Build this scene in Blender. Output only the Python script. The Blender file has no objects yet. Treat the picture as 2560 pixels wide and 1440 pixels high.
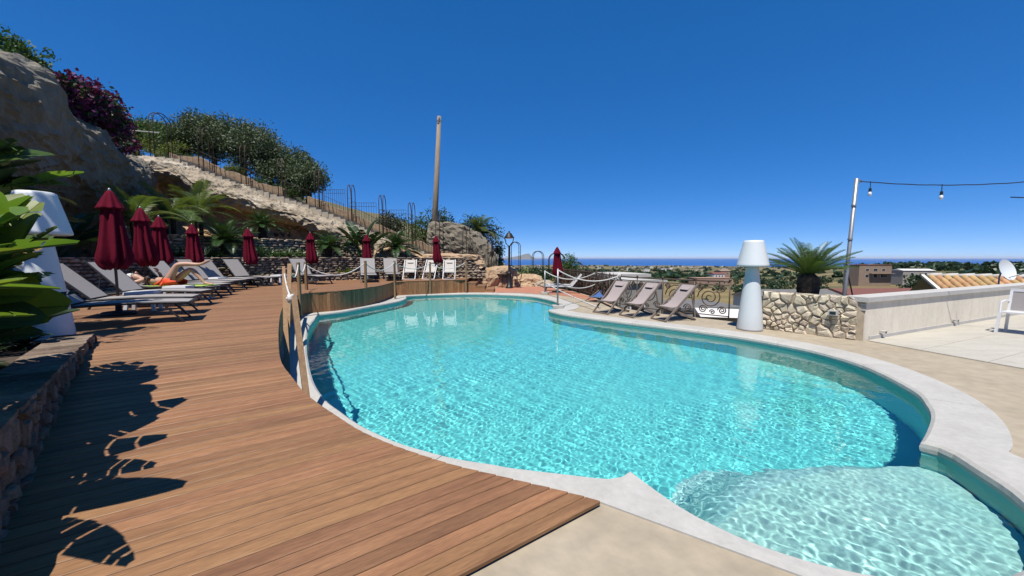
import bpy, bmesh, math, random
import numpy as np
from mathutils import Vector, Matrix, noise
from mathutils.geometry import tessellate_polygon

SC = bpy.context.scene
COL = SC.collection
rnd = random.Random(7)
rng = np.random.default_rng(7)
R = math.radians
pi = math.pi

# ------------------------------------------------------------------ camera, sky, sun, exposure
F, H = 960.0, 1.6                      # focal length in photo pixels, eye height
PITCH = math.atan(75 / F)
cam = bpy.data.cameras.new('camera')
cam.sensor_width = 36; cam.lens = 36 * F / 2560
cam.clip_start = 0.05; cam.clip_end = 400000
camo = bpy.data.objects.new('camera', cam); COL.objects.link(camo)
camo.location = (0, 0, H); camo.rotation_euler = (pi / 2 - PITCH, 0, 0)
SC.camera = camo

SUN_AZ, SUN_EL = R(198), R(66)
world = bpy.data.worlds.new('World'); SC.world = world; world.use_nodes = True
wn = world.node_tree
sky = wn.nodes.new('ShaderNodeTexSky'); sky.sky_type = 'NISHITA'; sky.sun_disc = False
sky.sun_elevation = SUN_EL; sky.sun_rotation = SUN_AZ
sky.air_density = .30; sky.dust_density = 0.0; sky.ozone_density = 6.0; sky.altitude = 0
sg = wn.nodes.new('ShaderNodeGamma'); sg.inputs[1].default_value = .5
hs = wn.nodes.new('ShaderNodeHueSaturation'); hs.inputs['Saturation'].default_value = 1.8
hs.inputs['Hue'].default_value = .512; hs.inputs['Value'].default_value = 1.8
wn.links.new(sky.outputs[0], sg.inputs[0]); wn.links.new(sg.outputs[0], hs.inputs['Color'])
wn.links.new(hs.outputs[0], wn.nodes['Background'].inputs[0])
wn.nodes['Background'].inputs[1].default_value = 0.15
sl = bpy.data.lights.new('sun', 'SUN'); sl.energy = 5.0; sl.angle = R(0.5); sl.color = (1, .955, .88)
sl.cycles.is_caustics_light = True
so = bpy.data.objects.new('sun', sl); COL.objects.link(so)
sd = Vector((math.sin(SUN_AZ) * math.cos(SUN_EL), math.cos(SUN_AZ) * math.cos(SUN_EL), math.sin(SUN_EL)))
so.rotation_euler = sd.to_track_quat('Z', 'Y').to_euler(); so.location = (0, -5, 30)
vs = SC.view_settings
vs.view_transform = 'Standard'; vs.look = 'None'; vs.exposure = 0.48; vs.gamma = 1; vs.use_curve_mapping = False
SC.cycles.max_bounces = 10; SC.cycles.transparent_max_bounces = 12
SC.cycles.diffuse_bounces = 6; SC.cycles.caustics_reflective = False; SC.cycles.caustics_refractive = True

# ------------------------------------------------------------------ measuring helpers (photo pixel -> place)
CP, SP = math.cos(PITCH), math.sin(PITCH)
def ray(px, py):
    u = (720 - py) / F
    return Vector(((px - 1280) / F, CP + u * SP, -SP + u * CP))
def P(px, py, z=0.0):
    d = ray(px, py); t = (z - H) / d.z
    return Vector((d.x * t, d.y * t, z))
def PY(px, py, y):
    d = ray(px, py); t = y / d.y
    return Vector((d.x * t, y, H + d.z * t))
def lerp(a, b, t): return a + (b - a) * t
def sstep(t):
    t = max(0., min(1., t)); return t * t * (3 - 2 * t)
def deck_z(x, y):
    s = (x * -.5707 + y * .8211 - 1.80) / 4.0          # ramp up from the pool terrace to the sun deck
    return .03 + .57 * max(0., min(1., s))
def on_deck(px, py, h=0.0):
    d = ray(px, py); t = .6
    while t < 60:
        p = Vector((d.x * t, d.y * t, H + d.z * t))
        if h <= 0 and p.z <= deck_z(p.x, p.y): return p
        t += .004
    return p
def by_top(px, py, h):
    """ground point of an upright thing of height h whose top is seen at the pixel"""
    d = ray(px, py); t = 40.
    while t > 2:
        p = Vector((d.x * t, d.y * t, H + d.z * t))
        if p.z - h < deck_z(p.x, p.y): break
        t -= .02
    return Vector((p.x, p.y, deck_z(p.x, p.y)))

def catmull(pts, n=8, closed=False):
    out = []; N = len(pts)
    rngi = range(N if closed else N - 1)
    for i in rngi:
        p1, p2 = pts[i], pts[(i + 1) % N]
        p0 = pts[i - 1] if (i > 0 or closed) else p1
        p3 = pts[(i + 2) % N] if (i + 2 < N or closed) else p2
        for k in range(n):
            t = k / n
            out.append(.5 * ((2 * p1) + (p2 - p0) * t + (2 * p0 - 5 * p1 + 4 * p2 - p3) * t * t + (3 * p1 - p0 - 3 * p2 + p3) * t ** 3))
    if not closed: out.append(pts[-1])
    return out
def resample(pts, step):
    L = [0]
    for a, b in zip(pts, pts[1:]): L.append(L[-1] + (b - a).length)
    n = max(1, round(L[-1] / step)); out = []; j = 0
    for i in range(n + 1):
        s = L[-1] * i / n
        while j < len(L) - 2 and L[j + 1] < s: j += 1
        t = (s - L[j]) / max(1e-9, L[j + 1] - L[j])
        out.append(pts[j].lerp(pts[j + 1], min(1, max(0, t))))
    return out
def inside(poly, x, y):
    c = False; n = len(poly); j = n - 1
    for i in range(n):
        xi, yi = poly[i][0], poly[i][1]; xj, yj = poly[j][0], poly[j][1]
        if (yi > y) != (yj > y) and x < (xj - xi) * (y - yi) / (yj - yi) + xi: c = not c
        j = i
    return c
def inside_np(poly, X, Y):
    c = np.zeros(X.shape, bool); n = len(poly); j = n - 1
    for i in range(n):
        xi, yi = poly[i][0], poly[i][1]; xj, yj = poly[j][0], poly[j][1]
        if yi != yj:
            c ^= ((yi > Y) != (yj > Y)) & (X < (xj - xi) * (Y - yi) / (yj - yi) + xi)
        j = i
    return c

# ------------------------------------------------------------------ materials
def nd(nt, t, **kw):
    n = nt.nodes.new(t)
    for k, v in kw.items(): setattr(n, k, v)
    return n
def mat(name, c1, c2=None, scale=6., rough=.7, bump=0., bscale=None, rv=0., stretch=(1, 1, 1), metal=0., spec=.4,
        detail=6., lo=.3, hi=.7, c3=None, world_co=False, trans=0., rh=0., coat=0., fine=0., bd=.02):
    alb = .92 if trans else .74          # colours below were picked by eye at exposure 0
    c2 = c2 or tuple(x * .75 for x in c1)
    c1, c2, c3 = (tuple(x * alb for x in c) if c else None for c in (c1, c2, c3))
    m = bpy.data.materials.new(name); m.use_nodes = True; nt = m.node_tree; L = nt.links.new
    b = nt.nodes['Principled BSDF']
    b.inputs['Roughness'].default_value = rough; b.inputs['Metallic'].default_value = metal
    b.inputs['Specular IOR Level'].default_value = spec; b.inputs['Coat Weight'].default_value = coat
    tc = nd(nt, 'ShaderNodeTexCoord'); mp = nd(nt, 'ShaderNodeMapping'); mp.inputs['Scale'].default_value = stretch
    if world_co:
        g = nd(nt, 'ShaderNodeNewGeometry'); L(g.outputs['Position'], mp.inputs['Vector'])
    else:
        L(tc.outputs['Object'], mp.inputs['Vector'])
    oi = nd(nt, 'ShaderNodeObjectInfo')
    if not world_co:
        mu = nd(nt, 'ShaderNodeMath', operation='MULTIPLY'); mu.inputs[1].default_value = 57.
        L(oi.outputs['Random'], mu.inputs[0]); cx = nd(nt, 'ShaderNodeCombineXYZ')
        for i in range(3): L(mu.outputs[0], cx.inputs[i])
        L(cx.outputs[0], mp.inputs['Location'])
    nz = nd(nt, 'ShaderNodeTexNoise'); nz.inputs['Scale'].default_value = scale; nz.inputs['Detail'].default_value = detail
    nz.inputs['Roughness'].default_value = .62
    L(mp.outputs[0], nz.inputs['Vector'])
    cr = nd(nt, 'ShaderNodeValToRGB'); e = cr.color_ramp.elements
    e[0].position = lo; e[0].color = (*c1, 1); e[1].position = hi; e[1].color = (*c2, 1)
    if c3:
        k = e.new((lo + hi) / 2); k.color = (*c3, 1)
    L(nz.outputs['Fac'], cr.inputs['Fac']); col = cr.outputs['Color']
    if fine:
        n2 = nd(nt, 'ShaderNodeTexNoise'); n2.inputs['Scale'].default_value = scale * 9; n2.inputs['Detail'].default_value = 4
        L(mp.outputs[0], n2.inputs['Vector'])
        r2 = nd(nt, 'ShaderNodeMapRange'); r2.inputs[1].default_value = .25; r2.inputs[2].default_value = .75
        r2.inputs[3].default_value = 1 - fine; r2.inputs[4].default_value = 1 + fine
        L(n2.outputs['Fac'], r2.inputs[0]); h2 = nd(nt, 'ShaderNodeHueSaturation')
        L(r2.outputs[0], h2.inputs['Value']); L(col, h2.inputs['Color']); col = h2.outputs[0]
    if rv or rh:
        h = nd(nt, 'ShaderNodeHueSaturation')
        r = nd(nt, 'ShaderNodeMapRange'); r.inputs[3].default_value = 1 - rv; r.inputs[4].default_value = 1 + rv
        L(oi.outputs['Random'], r.inputs[0]); L(r.outputs[0], h.inputs['Value'])
        if rh:
            w = nd(nt, 'ShaderNodeTexWhiteNoise', noise_dimensions='1D'); L(oi.outputs['Random'], w.inputs['W'])
            r3 = nd(nt, 'ShaderNodeMapRange'); r3.inputs[3].default_value = .5 - rh; r3.inputs[4].default_value = .5 + rh
            L(w.outputs[0], r3.inputs[0]); L(r3.outputs[0], h.inputs['Hue'])
        L(col, h.inputs['Color']); col = h.outputs[0]
    L(col, b.inputs['Base Color'])
    if bump:
        nb = nd(nt, 'ShaderNodeTexNoise'); nb.inputs['Scale'].default_value = bscale or scale * 3
        nb.inputs['Detail'].default_value = 5; L(mp.outputs[0], nb.inputs['Vector'])
        bp = nd(nt, 'ShaderNodeBump'); bp.inputs['Strength'].default_value = bump; bp.inputs['Distance'].default_value = bd
        L(nb.outputs['Fac'], bp.inputs['Height']); L(bp.outputs[0], b.inputs['Normal'])
    if trans:
        tr = nd(nt, 'ShaderNodeBsdfTranslucent'); mx = nd(nt, 'ShaderNodeMixShader'); mx.inputs[0].default_value = trans
        g = nd(nt, 'ShaderNodeMixRGB', blend_type='MULTIPLY'); g.inputs[0].default_value = 1; g.inputs[2].default_value = (1.5, 1.5, .6, 1)
        L(col, g.inputs[1]); L(g.outputs[0], tr.inputs['Color'])
        L(b.outputs[0], mx.inputs[1]); L(tr.outputs[0], mx.inputs[2])
        L(mx.outputs[0], nt.nodes['Material Output'].inputs['Surface'])
    return m

M = {}
M['deck'] = mat('deck wood', (.325, .168, .078), (.20, .096, .044), scale=2.2, stretch=(.7, 9, 9), rough=.55, bump=.15, bscale=7, rv=.19, rh=.005, c3=(.268, .134, .061), fine=.25)
M['skirt'] = mat('skirt wood', (.46, .215, .09), (.28, .115, .048), scale=3, stretch=(6, 6, .7), rough=.65, bump=.15, rv=.26, rh=.003, fine=.2)
M['post'] = mat('post wood', (.34, .205, .10), (.20, .115, .055), scale=3, stretch=(7, 7, .8), rough=.7, bump=.2, rv=.15, fine=.2)
M['coping'] = mat('coping stone', (.55, .53, .485), (.46, .44, .40), scale=2.2, rough=.7, bump=.12, bscale=40, rv=.03, fine=.08, world_co=False)
M['patio'] = mat('patio concrete', (.35, .29, .205), (.46, .39, .29), scale=.7, rough=.85, bump=.12, bscale=25, world_co=True, c3=(.41, .345, .25), fine=.14, lo=.25, hi=.75)
M['tile'] = mat('travertine tile', (.48, .445, .365), (.57, .53, .45), scale=1.6, stretch=(.6, 4, 1), rough=.6, rv=.03, fine=.1)
M['terracotta'] = mat('terracotta paving', (.42, .17, .10), (.50, .23, .145), scale=3, rough=.8, world_co=True, bump=.1, fine=.1)
M['poolwall'] = mat('pool wall paint', (.16, .56, .53), (.20, .62, .58), scale=1.5, rough=.6, fine=.03)
M['poolfloor'] = mat('pool floor paint', (.16, .80, .79), (.19, .84, .82), scale=.8, rough=.6, fine=.03)  # turquoise in the colour stands in for light absorbed by deep water
M['poolslope'] = mat('pool slope paint', (.50, .97, .95), (.56, .98, .96), scale=2, rough=.6, fine=.04)  # colour lightened to offset the shade on the slope facing away from the sun
M['poolstep'] = mat('pool step plaster', (.44, .84, .77), (.52, .88, .80), scale=2, rough=.6, fine=.05)  # paler colour stands in for shallow water absorbing less light
M['rubble'] = mat('rubble stone', (.62, .49, .36), (.31, .24, .17), scale=7, rough=.9, bump=.4, rv=.4, rh=.02, fine=.2)
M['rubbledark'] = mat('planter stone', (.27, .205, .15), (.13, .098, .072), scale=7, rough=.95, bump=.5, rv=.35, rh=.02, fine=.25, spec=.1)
M['mortar'] = mat('dark mortar', (.20, .155, .115), (.12, .094, .07), scale=9, rough=.95, bump=.3)
M['creamstone'] = mat('cream rubble', (.76, .67, .52), (.54, .455, .33), scale=5, rough=.9, bump=.5, rv=.14, rh=.012, fine=.18)
M['creammortar'] = mat('cream mortar', (.56, .46, .33), (.42, .335, .235), scale=9, rough=.95, bump=.3)
M['creamwall'] = mat('cream render', (.92, .835, .69), (.78, .70, .56), scale=2.0, stretch=(2.5, 2.5, .7), rough=.85, bump=.15, bscale=60, fine=.1)
M['cap'] = mat('cap stone', (.60, .575, .53), (.52, .495, .45), scale=3, rough=.75, bump=.1, fine=.06)
M['rock'] = mat('pale rock', (.55, .475, .37), (.35, .29, .21), scale=.8, rough=.95, bump=.9, bscale=3.5, world_co=True, c3=(.39, .32, .23), fine=.22, bd=.16)
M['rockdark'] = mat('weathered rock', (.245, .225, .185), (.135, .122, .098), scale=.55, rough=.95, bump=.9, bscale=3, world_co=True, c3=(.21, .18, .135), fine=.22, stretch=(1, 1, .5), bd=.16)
M['rockorange'] = mat('ochre rock', (.43, .26, .135), (.52, .36, .21), scale=.8, rough=.95, bump=.8, bscale=4, world_co=True, fine=.2, bd=.16)
M['sandrock'] = mat('sandstone', (.56, .38, .235), (.42, .265, .15), scale=1.3, rough=.95, bump=.8, bscale=5, world_co=True, fine=.2, c3=(.50, .35, .22), bd=.16)
M['step'] = mat('stair stone', (.50, .44, .345), (.40, .345, .26), scale=4, rough=.9, bump=.4, rv=.08, fine=.15)
M['gardenwall'] = mat('garden wall', (.33, .235, .15), (.21, .145, .09), scale=3, stretch=(1, 1, 2), rough=.95, bump=.6, world_co=True, fine=.2)
M['soil'] = mat('soil', (.11, .075, .05), (.06, .042, .03), scale=8, rough=1, bump=.6, world_co=True)
M['hill'] = mat('dry hillside', (.20, .165, .085), (.12, .115, .05), scale=1.2, rough=1, bump=.6, world_co=True)
M['iron'] = mat('rusty iron', (.10, .062, .042), (.055, .036, .028), scale=20, rough=.75, metal=.3)
M['ironbrown'] = mat('bronze railing', (.155, .105, .075), (.10, .07, .05), scale=20, rough=.55, metal=.4)
M['black'] = mat('black paint', (.012, .012, .014), (.02, .02, .022), scale=20, rough=.45)
M['anthracite'] = mat('anthracite frame', (.022, .022, .026), (.03, .03, .034), scale=10, rough=.5)
M['sling'] = mat('sling fabric', (.33, .305, .295), (.36, .335, .32), scale=60, rough=.85, bump=.15, bscale=300)
M['chairsling'] = mat('taupe canvas', (.40, .335, .325), (.36, .30, .29), scale=20, rough=.9, bump=.1, rv=.04)
M['beigesling'] = mat('beige canvas', (.56, .52, .47), (.50, .465, .42), scale=20, rough=.9)
M['chairwood'] = mat('taupe wood', (.27, .215, .175), (.20, .16, .13), scale=8, rough=.7)
M['burgundy'] = mat('burgundy canvas', (.135, .0035, .02), (.105, .003, .015), scale=5, rough=.9, spec=.12, bump=.15, bscale=30)
M['white'] = mat('white plastic', (.80, .80, .80), (.76, .76, .77), scale=3, rough=.35, spec=.5)
M['lamp'] = mat('lamp polyethylene', (.74, .77, .78), (.71, .74, .75), scale=2, rough=.42, spec=.5)
M['rope'] = mat('white rope', (.74, .72, .68), (.62, .60, .56), scale=60, rough=.9, bump=.4, bscale=120)
M['steel'] = mat('galvanised steel', (.42, .43, .43), (.34, .35, .36), scale=12, rough=.45, metal=.6)
M['concrete'] = mat('pole concrete', (.37, .295, .21), (.27, .21, .15), scale=4, stretch=(3, 3, .6), rough=.9)
M['leaf'] = mat('mid leaf', (.062, .115, .024), (.04, .085, .02), scale=3, rough=.55, trans=.22, rv=.18, rh=.015)
M['cycad'] = mat('cycad leaf', (.046, .092, .022), (.028, .066, .018), scale=3, rough=.42, trans=.15, rv=.2, rh=.012, spec=.5)
M['palmleaf'] = mat('palm leaf', (.12, .155, .04), (.075, .115, .03), scale=3, rough=.45, trans=.25, rv=.25, rh=.02)
M['bananaleaf'] = mat('banana leaf', (.12, .18, .03), (.065, .13, .024), scale=4, stretch=(1, 1, 1), rough=.42, trans=.42, rv=.3, rh=.025, spec=.4)
M['dryleaf'] = mat('dry leaf', (.26, .17, .05), (.17, .10, .035), scale=4, rough=.7, trans=.3)
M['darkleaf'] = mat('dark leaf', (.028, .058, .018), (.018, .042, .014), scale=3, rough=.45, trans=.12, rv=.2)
M['yellowleaf'] = mat('yellow green leaf', (.155, .185, .03), (.09, .13, .024), scale=4, rough=.5, trans=.25, rv=.15)
M['strap'] = mat('strap leaf', (.062, .13, .035), (.04, .09, .024), scale=4, rough=.45, trans=.2, rv=.15)
M['olive'] = mat('olive leaf', (.10, .13, .065), (.052, .078, .036), scale=.9, rough=.6, trans=.15, rv=.12)
M['agave'] = mat('agave leaf', (.26, .30, .14), (.19, .24, .11), scale=4, rough=.5, trans=.1)
M['magenta'] = mat('magenta bract', (.12, .014, .09), (.07, .010, .055), scale=3, rough=.6, trans=.3)
M['bark'] = mat('bark', (.085, .062, .043), (.05, .038, .028), scale=8, rough=.95, bump=.6)
M['trunk'] = mat('cycad trunk', (.05, .038, .028), (.025, .02, .016), scale=14, rough=.95, bump=.8)
M['skin'] = mat('skin', (.56, .335, .235), (.50, .285, .20), scale=5, rough=.5)
M['brown'] = mat('brown bikini', (.045, .022, .014), (.03, .016, .012), scale=9, rough=.7)
M['orange'] = mat('orange sarong', (.80, .09, .022), (.70, .065, .018), scale=6, rough=.75)
M['towel'] = mat('white towel', (.78, .77, .75), (.70, .69, .68), scale=30, rough=.95, bump=.3)
M['green'] = mat('green towel', (.45, .60, .12), (.36, .52, .10), scale=20, rough=.95)
M['brush'] = mat('brushwood', (.115, .06, .042), (.06, .034, .025), scale=8, rough=.95, rv=.2)
M['blue'] = mat('blue canvas', (.06, .145, .38), (.05, .12, .32), scale=10, rough=.85)
M['glass'] = mat('window glass', (.03, .035, .04), (.02, .025, .03), scale=2, rough=.12, spec=.6)
M['rooftile'] = mat('clay tile', (.56, .36, .17), (.44, .25, .115), scale=9, rough=.85, bump=.2, rv=.2, rh=.018, fine=.15)
M['mountain'] = mat('mountain', (.17, .16, .14), (.12, .12, .10), scale=.002, rough=1, world_co=True)

# ------------------------------------------------------------------ mesh builder
class MB:
    def __init__(s): s.v = []; s.f = []
    def add(s, vs, fs):
        o = len(s.v); s.v += [tuple(v) for v in vs]; s.f += [tuple(o + i for i in f) for f in fs]
    def box(s, c, d, rz=0., mtx=None, taper=1.):
        x, y, z = (k / 2 for k in d)
        vs = [Vector((sx * x * (taper if sz > 0 else 1), sy * y * (taper if sz > 0 else 1), sz * z)) for sz in (-1, 1) for sx, sy in ((-1, -1), (1, -1), (1, 1), (-1, 1))]
        m = mtx or Matrix.Rotation(rz, 3, 'Z')
        s.add([m @ v + Vector(c) for v in vs], [(3, 2, 1, 0), (4, 5, 6, 7), (0, 1, 5, 4), (1, 2, 6, 5), (2, 3, 7, 6), (3, 0, 4, 7)])
    def bar(s, a, b, w, h=None, up=Vector((0, 0, 1))):
        a, b = Vector(a), Vector(b); h = h or w; t = (b - a).normalized()
        if abs(t.dot(up)) > .98: up = Vector((1, 0, 0))
        sx = t.cross(up).normalized() * w / 2; sy = sx.cross(t).normalized() * h / 2
        vs = [p + q for p in (a, b) for q in (-sx - sy, sx - sy, sx + sy, -sx + sy)]
        s.add(vs, [(3, 2, 1, 0), (4, 5, 6, 7), (0, 1, 5, 4), (1, 2, 6, 5), (2, 3, 7, 6), (3, 0, 4, 7)])
    def tube(s, pts, r, n=6, cap=True, closed=False):
        pts = [Vector(p) for p in pts]; N = len(pts)
        rs = r if isinstance(r, (list, tuple)) else [r] * N
        ref = None; rings = []
        for i, p in enumerate(pts):
            a = pts[i - 1] if i > 0 else (pts[-1] if closed else p); b = pts[i + 1] if i < N - 1 else (pts[0] if closed else p)
            t = (b - a); t = t.normalized() if t.length > 1e-9 else Vector((0, 0, 1))
            if ref is None: ref = Vector((0, 0, 1)) if abs(t.z) < .9 else Vector((1, 0, 0))
            ref = (ref - t * ref.dot(t)); ref = ref.normalized() if ref.length > 1e-6 else t.orthogonal().normalized()
            q = t.cross(ref)
            rings.append([p + (ref * math.cos(2 * pi * k / n) + q * math.sin(2 * pi * k / n)) * rs[i] for k in range(n)])
        o = len(s.v)
        for rg in rings: s.v += [tuple(v) for v in rg]
        for i in range(N if closed else N - 1):
            j = (i + 1) % N
            for k in range(n):
                s.f.append((o + i * n + k, o + i * n + (k + 1) % n, o + j * n + (k + 1) % n, o + j * n + k))
        if cap and not closed:
            s.f.append(tuple(o + k for k in range(n))[::-1]); s.f.append(tuple(o + (N - 1) * n + k for k in range(n)))
    def lathe(s, prof, n=24, c=(0, 0, 0), mod=None):
        o = len(s.v)
        for j, (r, z) in enumerate(prof):
            for k in range(n):
                a = 2 * pi * k / n; rr = r * (mod(a, j) if mod else 1)
                s.v.append((c[0] + rr * math.cos(a), c[1] + rr * math.sin(a), c[2] + z))
        for j in range(len(prof) - 1):
            for k in range(n):
                s.f.append((o + j * n + k, o + j * n + (k + 1) % n, o + (j + 1) * n + (k + 1) % n, o + (j + 1) * n + k))
        s.f.append(tuple(o + k for k in range(n))[::-1]); s.f.append(tuple(o + (len(prof) - 1) * n + k for k in range(n)))
    def prism(s, poly, z0, z1):
        """flat polygon with thickness; z0/z1 numbers or functions"""
        n = len(poly); zf = lambda z, p: z(p[0], p[1]) if callable(z) else z
        o = len(s.v)
        for z in (z0, z1): s.v += [(p[0], p[1], zf(z, p)) for p in poly]
        tri = tessellate_polygon([[Vector((p[0], p[1], 0)) for p in poly]])
        for t in tri:
            a, b, c = (Vector((poly[i][0], poly[i][1])) for i in t)
            up = (b - a).cross(c - a) > 0
            t = t if up else t[::-1]
            s.f.append(tuple(o + n + i for i in t)); s.f.append(tuple(o + i for i in t[::-1]))
        area = sum(poly[i][0] * poly[(i + 1) % n][1] - poly[(i + 1) % n][0] * poly[i][1] for i in range(n))
        for i in range(n):
            j = (i + 1) % n
            q = (o + i, o + j, o + n + j, o + n + i)
            s.f.append(q if area > 0 else q[::-1])
    def mesh(s, name, m=None, smooth=False):
        me = bpy.data.meshes.new(name); me.from_pydata(s.v, [], s.f)
        if m: me.materials.append(M[m] if isinstance(m, str) else m)
        if smooth: me.polygons.foreach_set('use_smooth', [True] * len(me.polygons))
        me.update(); return me
    def build(s, name, m=None, parent=None, smooth=False, loc=None):
        return obj(name, s.mesh(name, m, smooth), parent, loc)
def obj(name, me, parent=None, loc=None):
    o = bpy.data.objects.new(name, me); COL.objects.link(o)
    if parent: o.parent = parent
    if loc is not None: o.location = loc
    return o
def tag(o, label=None, cat=None, group=None, kind=None):
    if label: o['label'] = label
    if cat: o['category'] = cat
    if group: o['group'] = group
    if kind: o['kind'] = kind
    return o
def empty(name, loc=(0, 0, 0), rz=0., label=None, cat=None, group=None, kind=None):
    o = bpy.data.objects.new(name, None); COL.objects.link(o); o.location = loc; o.rotation_euler = (0, 0, rz)
    o.empty_display_size = .1
    return tag(o, label, cat, group, kind)
def kids(o): return [c for c in bpy.data.objects if c.parent == o]
TREE = {}
def register(root):
    """remember a finished thing so that copying does not search all objects"""
    ch = {}
    for o in bpy.data.objects:
        if o.parent: ch.setdefault(o.parent.name, []).append(o)
    def walk(o): return (o, [walk(c) for c in ch.get(o.name, [])])
    TREE[root.name] = walk(root); return root
def copy_tree(root, loc=None, rz=None, label=None, group=None):
    def cp(node, parent):
        o, ks = node; c = o.copy(); COL.objects.link(c); c.parent = parent
        for k in ks: cp(k, c)
        return c
    c = cp(TREE[root.name], None)
    if loc is not None: c.location = loc
    if rz is not None: c.rotation_euler = (0, 0, rz)
    if label: c['label'] = label
    if group: c['group'] = group
    return c
def np_mesh(name, V, Fq, m, smooth=False):
    me = bpy.data.meshes.new(name); V = np.asarray(V, np.float32); Fq = np.asarray(Fq, np.int32); k = Fq.shape[1]
    me.vertices.add(len(V)); me.vertices.foreach_set('co', V.ravel())
    me.loops.add(Fq.size); me.loops.foreach_set('vertex_index', Fq.ravel())
    me.polygons.add(len(Fq)); me.polygons.foreach_set('loop_start', np.arange(len(Fq), dtype=np.int32) * k)
    if smooth: me.polygons.foreach_set('use_smooth', np.ones(len(Fq), bool))
    me.materials.append(M[m] if isinstance(m, str) else m); me.update(calc_edges=True); return me
def fbm(x, y, z, s=1., o=4): return noise.fractal(Vector((x * s, y * s, z * s)), .9, 2.1, o)
def leaf_cloud(blobs, n, size, rg, shell=.55, aspect=2.2):
    """n small leaf quads spread through a union of ellipsoids (cx,cy,cz,rx,ry,rz), mostly near the outside, in clumps"""
    w = np.array([b[3] * b[4] + b[3] * b[5] + b[4] * b[5] for b in blobs]); w = w / w.sum()
    ncl = max(4, n // 14)
    bi = rg.choice(len(blobs), ncl, p=w); B = np.array(blobs, float)[bi]
    d = rg.normal(size=(ncl, 3)); d /= np.linalg.norm(d, axis=1, keepdims=True)
    rad = shell + (1 - shell) * rg.random(ncl) ** .5 * rg.choice([1., 1.12], ncl)
    C = B[:, :3] + d * rad[:, None] * B[:, 3:6]
    k = rg.integers(0, ncl, n); cs = B[k, 3:6].mean(1) * .17
    p = C[k] + rg.normal(size=(n, 3)) * cs[:, None]
    a = rg.normal(size=(n, 3)); a[:, 2] += .35; a += d[k] * .6; a /= np.linalg.norm(a, axis=1, keepdims=True)
    b = np.cross(a, rg.normal(size=(n, 3))); b /= np.linalg.norm(b, axis=1, keepdims=True)
    sz = size * rg.uniform(.6, 1.35, n)[:, None]
    a = a * sz; b = b * sz / aspect
    V = np.stack([p - a * .5, p + b * .5, p + a * .5, p - b * .5], 1).reshape(-1, 3)
    return V, np.arange(4 * n).reshape(-1, 4)

# ================================================================== LARGE STRUCTURE
# ------------------------------------------------------------------ pool outline (inner edge of the coping, z = 0)
def PP(l, z=0.): return [P(a, b, z).to_2d() for a, b in l]
SEG = [
    PP([(1580, 1175), (1540, 1194), (1432, 1184), (1282, 1166), (1240, 1158), (1155, 1145), (1076, 1126), (991, 1100), (904, 1060), (849, 1023), (815, 997), (786, 955), (772, 907), (767, 860), (774, 815), (798, 784)]),
    PP([(798, 784), (864, 776), (917, 766), (970, 757), (1003, 750), (1016, 744), (1016, 740), (1040, 737), (1126, 734), (1212, 733.5), (1315, 738), (1366, 746), (1394, 755), (1410, 763), (1405, 770), (1371, 774)]),
    PP([(1371, 774), (1381, 777.5), (1418, 785), (1535, 800.5), (1652, 814), (1809, 834), (1926, 853), (2043, 877), (2160, 912), (2278, 970), (2316, 1008), (2328, 1037), (2316, 1076), (2301, 1102)]),
    PP([(2301, 1102), (2367, 1121), (2444, 1168), (2522, 1218), (2580, 1270), (2625, 1330), (2610, 1385), (2560, 1415), (2507, 1436), (2380, 1452), (2211, 1434), (2055, 1405), (1900, 1358), (1790, 1310), (1690, 1255), (1580, 1175)]),
]
OUT = []; CORN = []
for s_ in SEG:
    c_ = resample(catmull(s_, 8), .11); CORN.append(len(OUT)); OUT += c_[:-1]
NO = len(OUT)
def outline_normals():
    ns = []
    for i in range(NO):
        t1 = (OUT[i] - OUT[i - 1]).normalized(); t2 = (OUT[(i + 1) % NO] - OUT[i]).normalized()
        n1 = Vector((-t1.y, t1.x)); n2 = Vector((-t2.y, t2.x)); n = (n1 + n2); n = n.normalized()
        ns.append(n / max(.9, n.dot(n1)))
    return ns
NRM = outline_normals()
def cop_w(i):
    p = OUT[i]
    return .50
RAW = [OUT[i] + NRM[i] * cop_w(i) for i in range(NO)]
OUTER = RAW[:]
for _ in range(10):
    OUTER = [(OUTER[i - 1] + OUTER[i] * 2 + OUTER[(i + 1) % NO]) / 4 if True else OUTER[i] for i in range(NO)]
TIP = P(1503, 1255).to_2d()                       # outer corner of the coping nub beside the deck end
for k in range(16):
    t = k / 16; OUTER[k] = TIP.lerp(OUTER[16], t); OUTER[-k] = TIP.lerp(OUTER[-16], t) if k else OUTER[0]
WATER_Z, FLOOR_Z = -.12, -1.35

# pool basin
pool = empty('swimming_pool', (0, 0, 0), kind='structure')
mb = MB()
zs = [-.035, FLOOR_Z]
wallp = [OUT[i] - NRM[i] * -.012 for i in range(NO)]
for i in range(NO):
    j = (i + 1) % NO; a, b = wallp[i], wallp[j]
    mb.add([(a.x, a.y, zs[0]), (b.x, b.y, zs[0]), (b.x, b.y, zs[1] - .05), (a.x, a.y, zs[1] - .05)], [(3, 2, 1, 0)])
pw = mb.build('pool_wall', 'poolwall', pool, smooth=True)
xs = [p.x for p in OUT]; ys = [p.y for p in OUT]
X0, X1, Y0, Y1 = min(xs) - .2, max(xs) + .2, min(ys) - .2, max(ys) + .2
mb = MB(); mb.add([(X0, Y0, FLOOR_Z), (X1, Y0, FLOOR_Z), (X1, Y1, FLOOR_Z), (X0, Y1, FLOOR_Z)], [(0, 1, 2, 3)])
pf = mb.build('pool_floor', 'poolfloor', pool)
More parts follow.
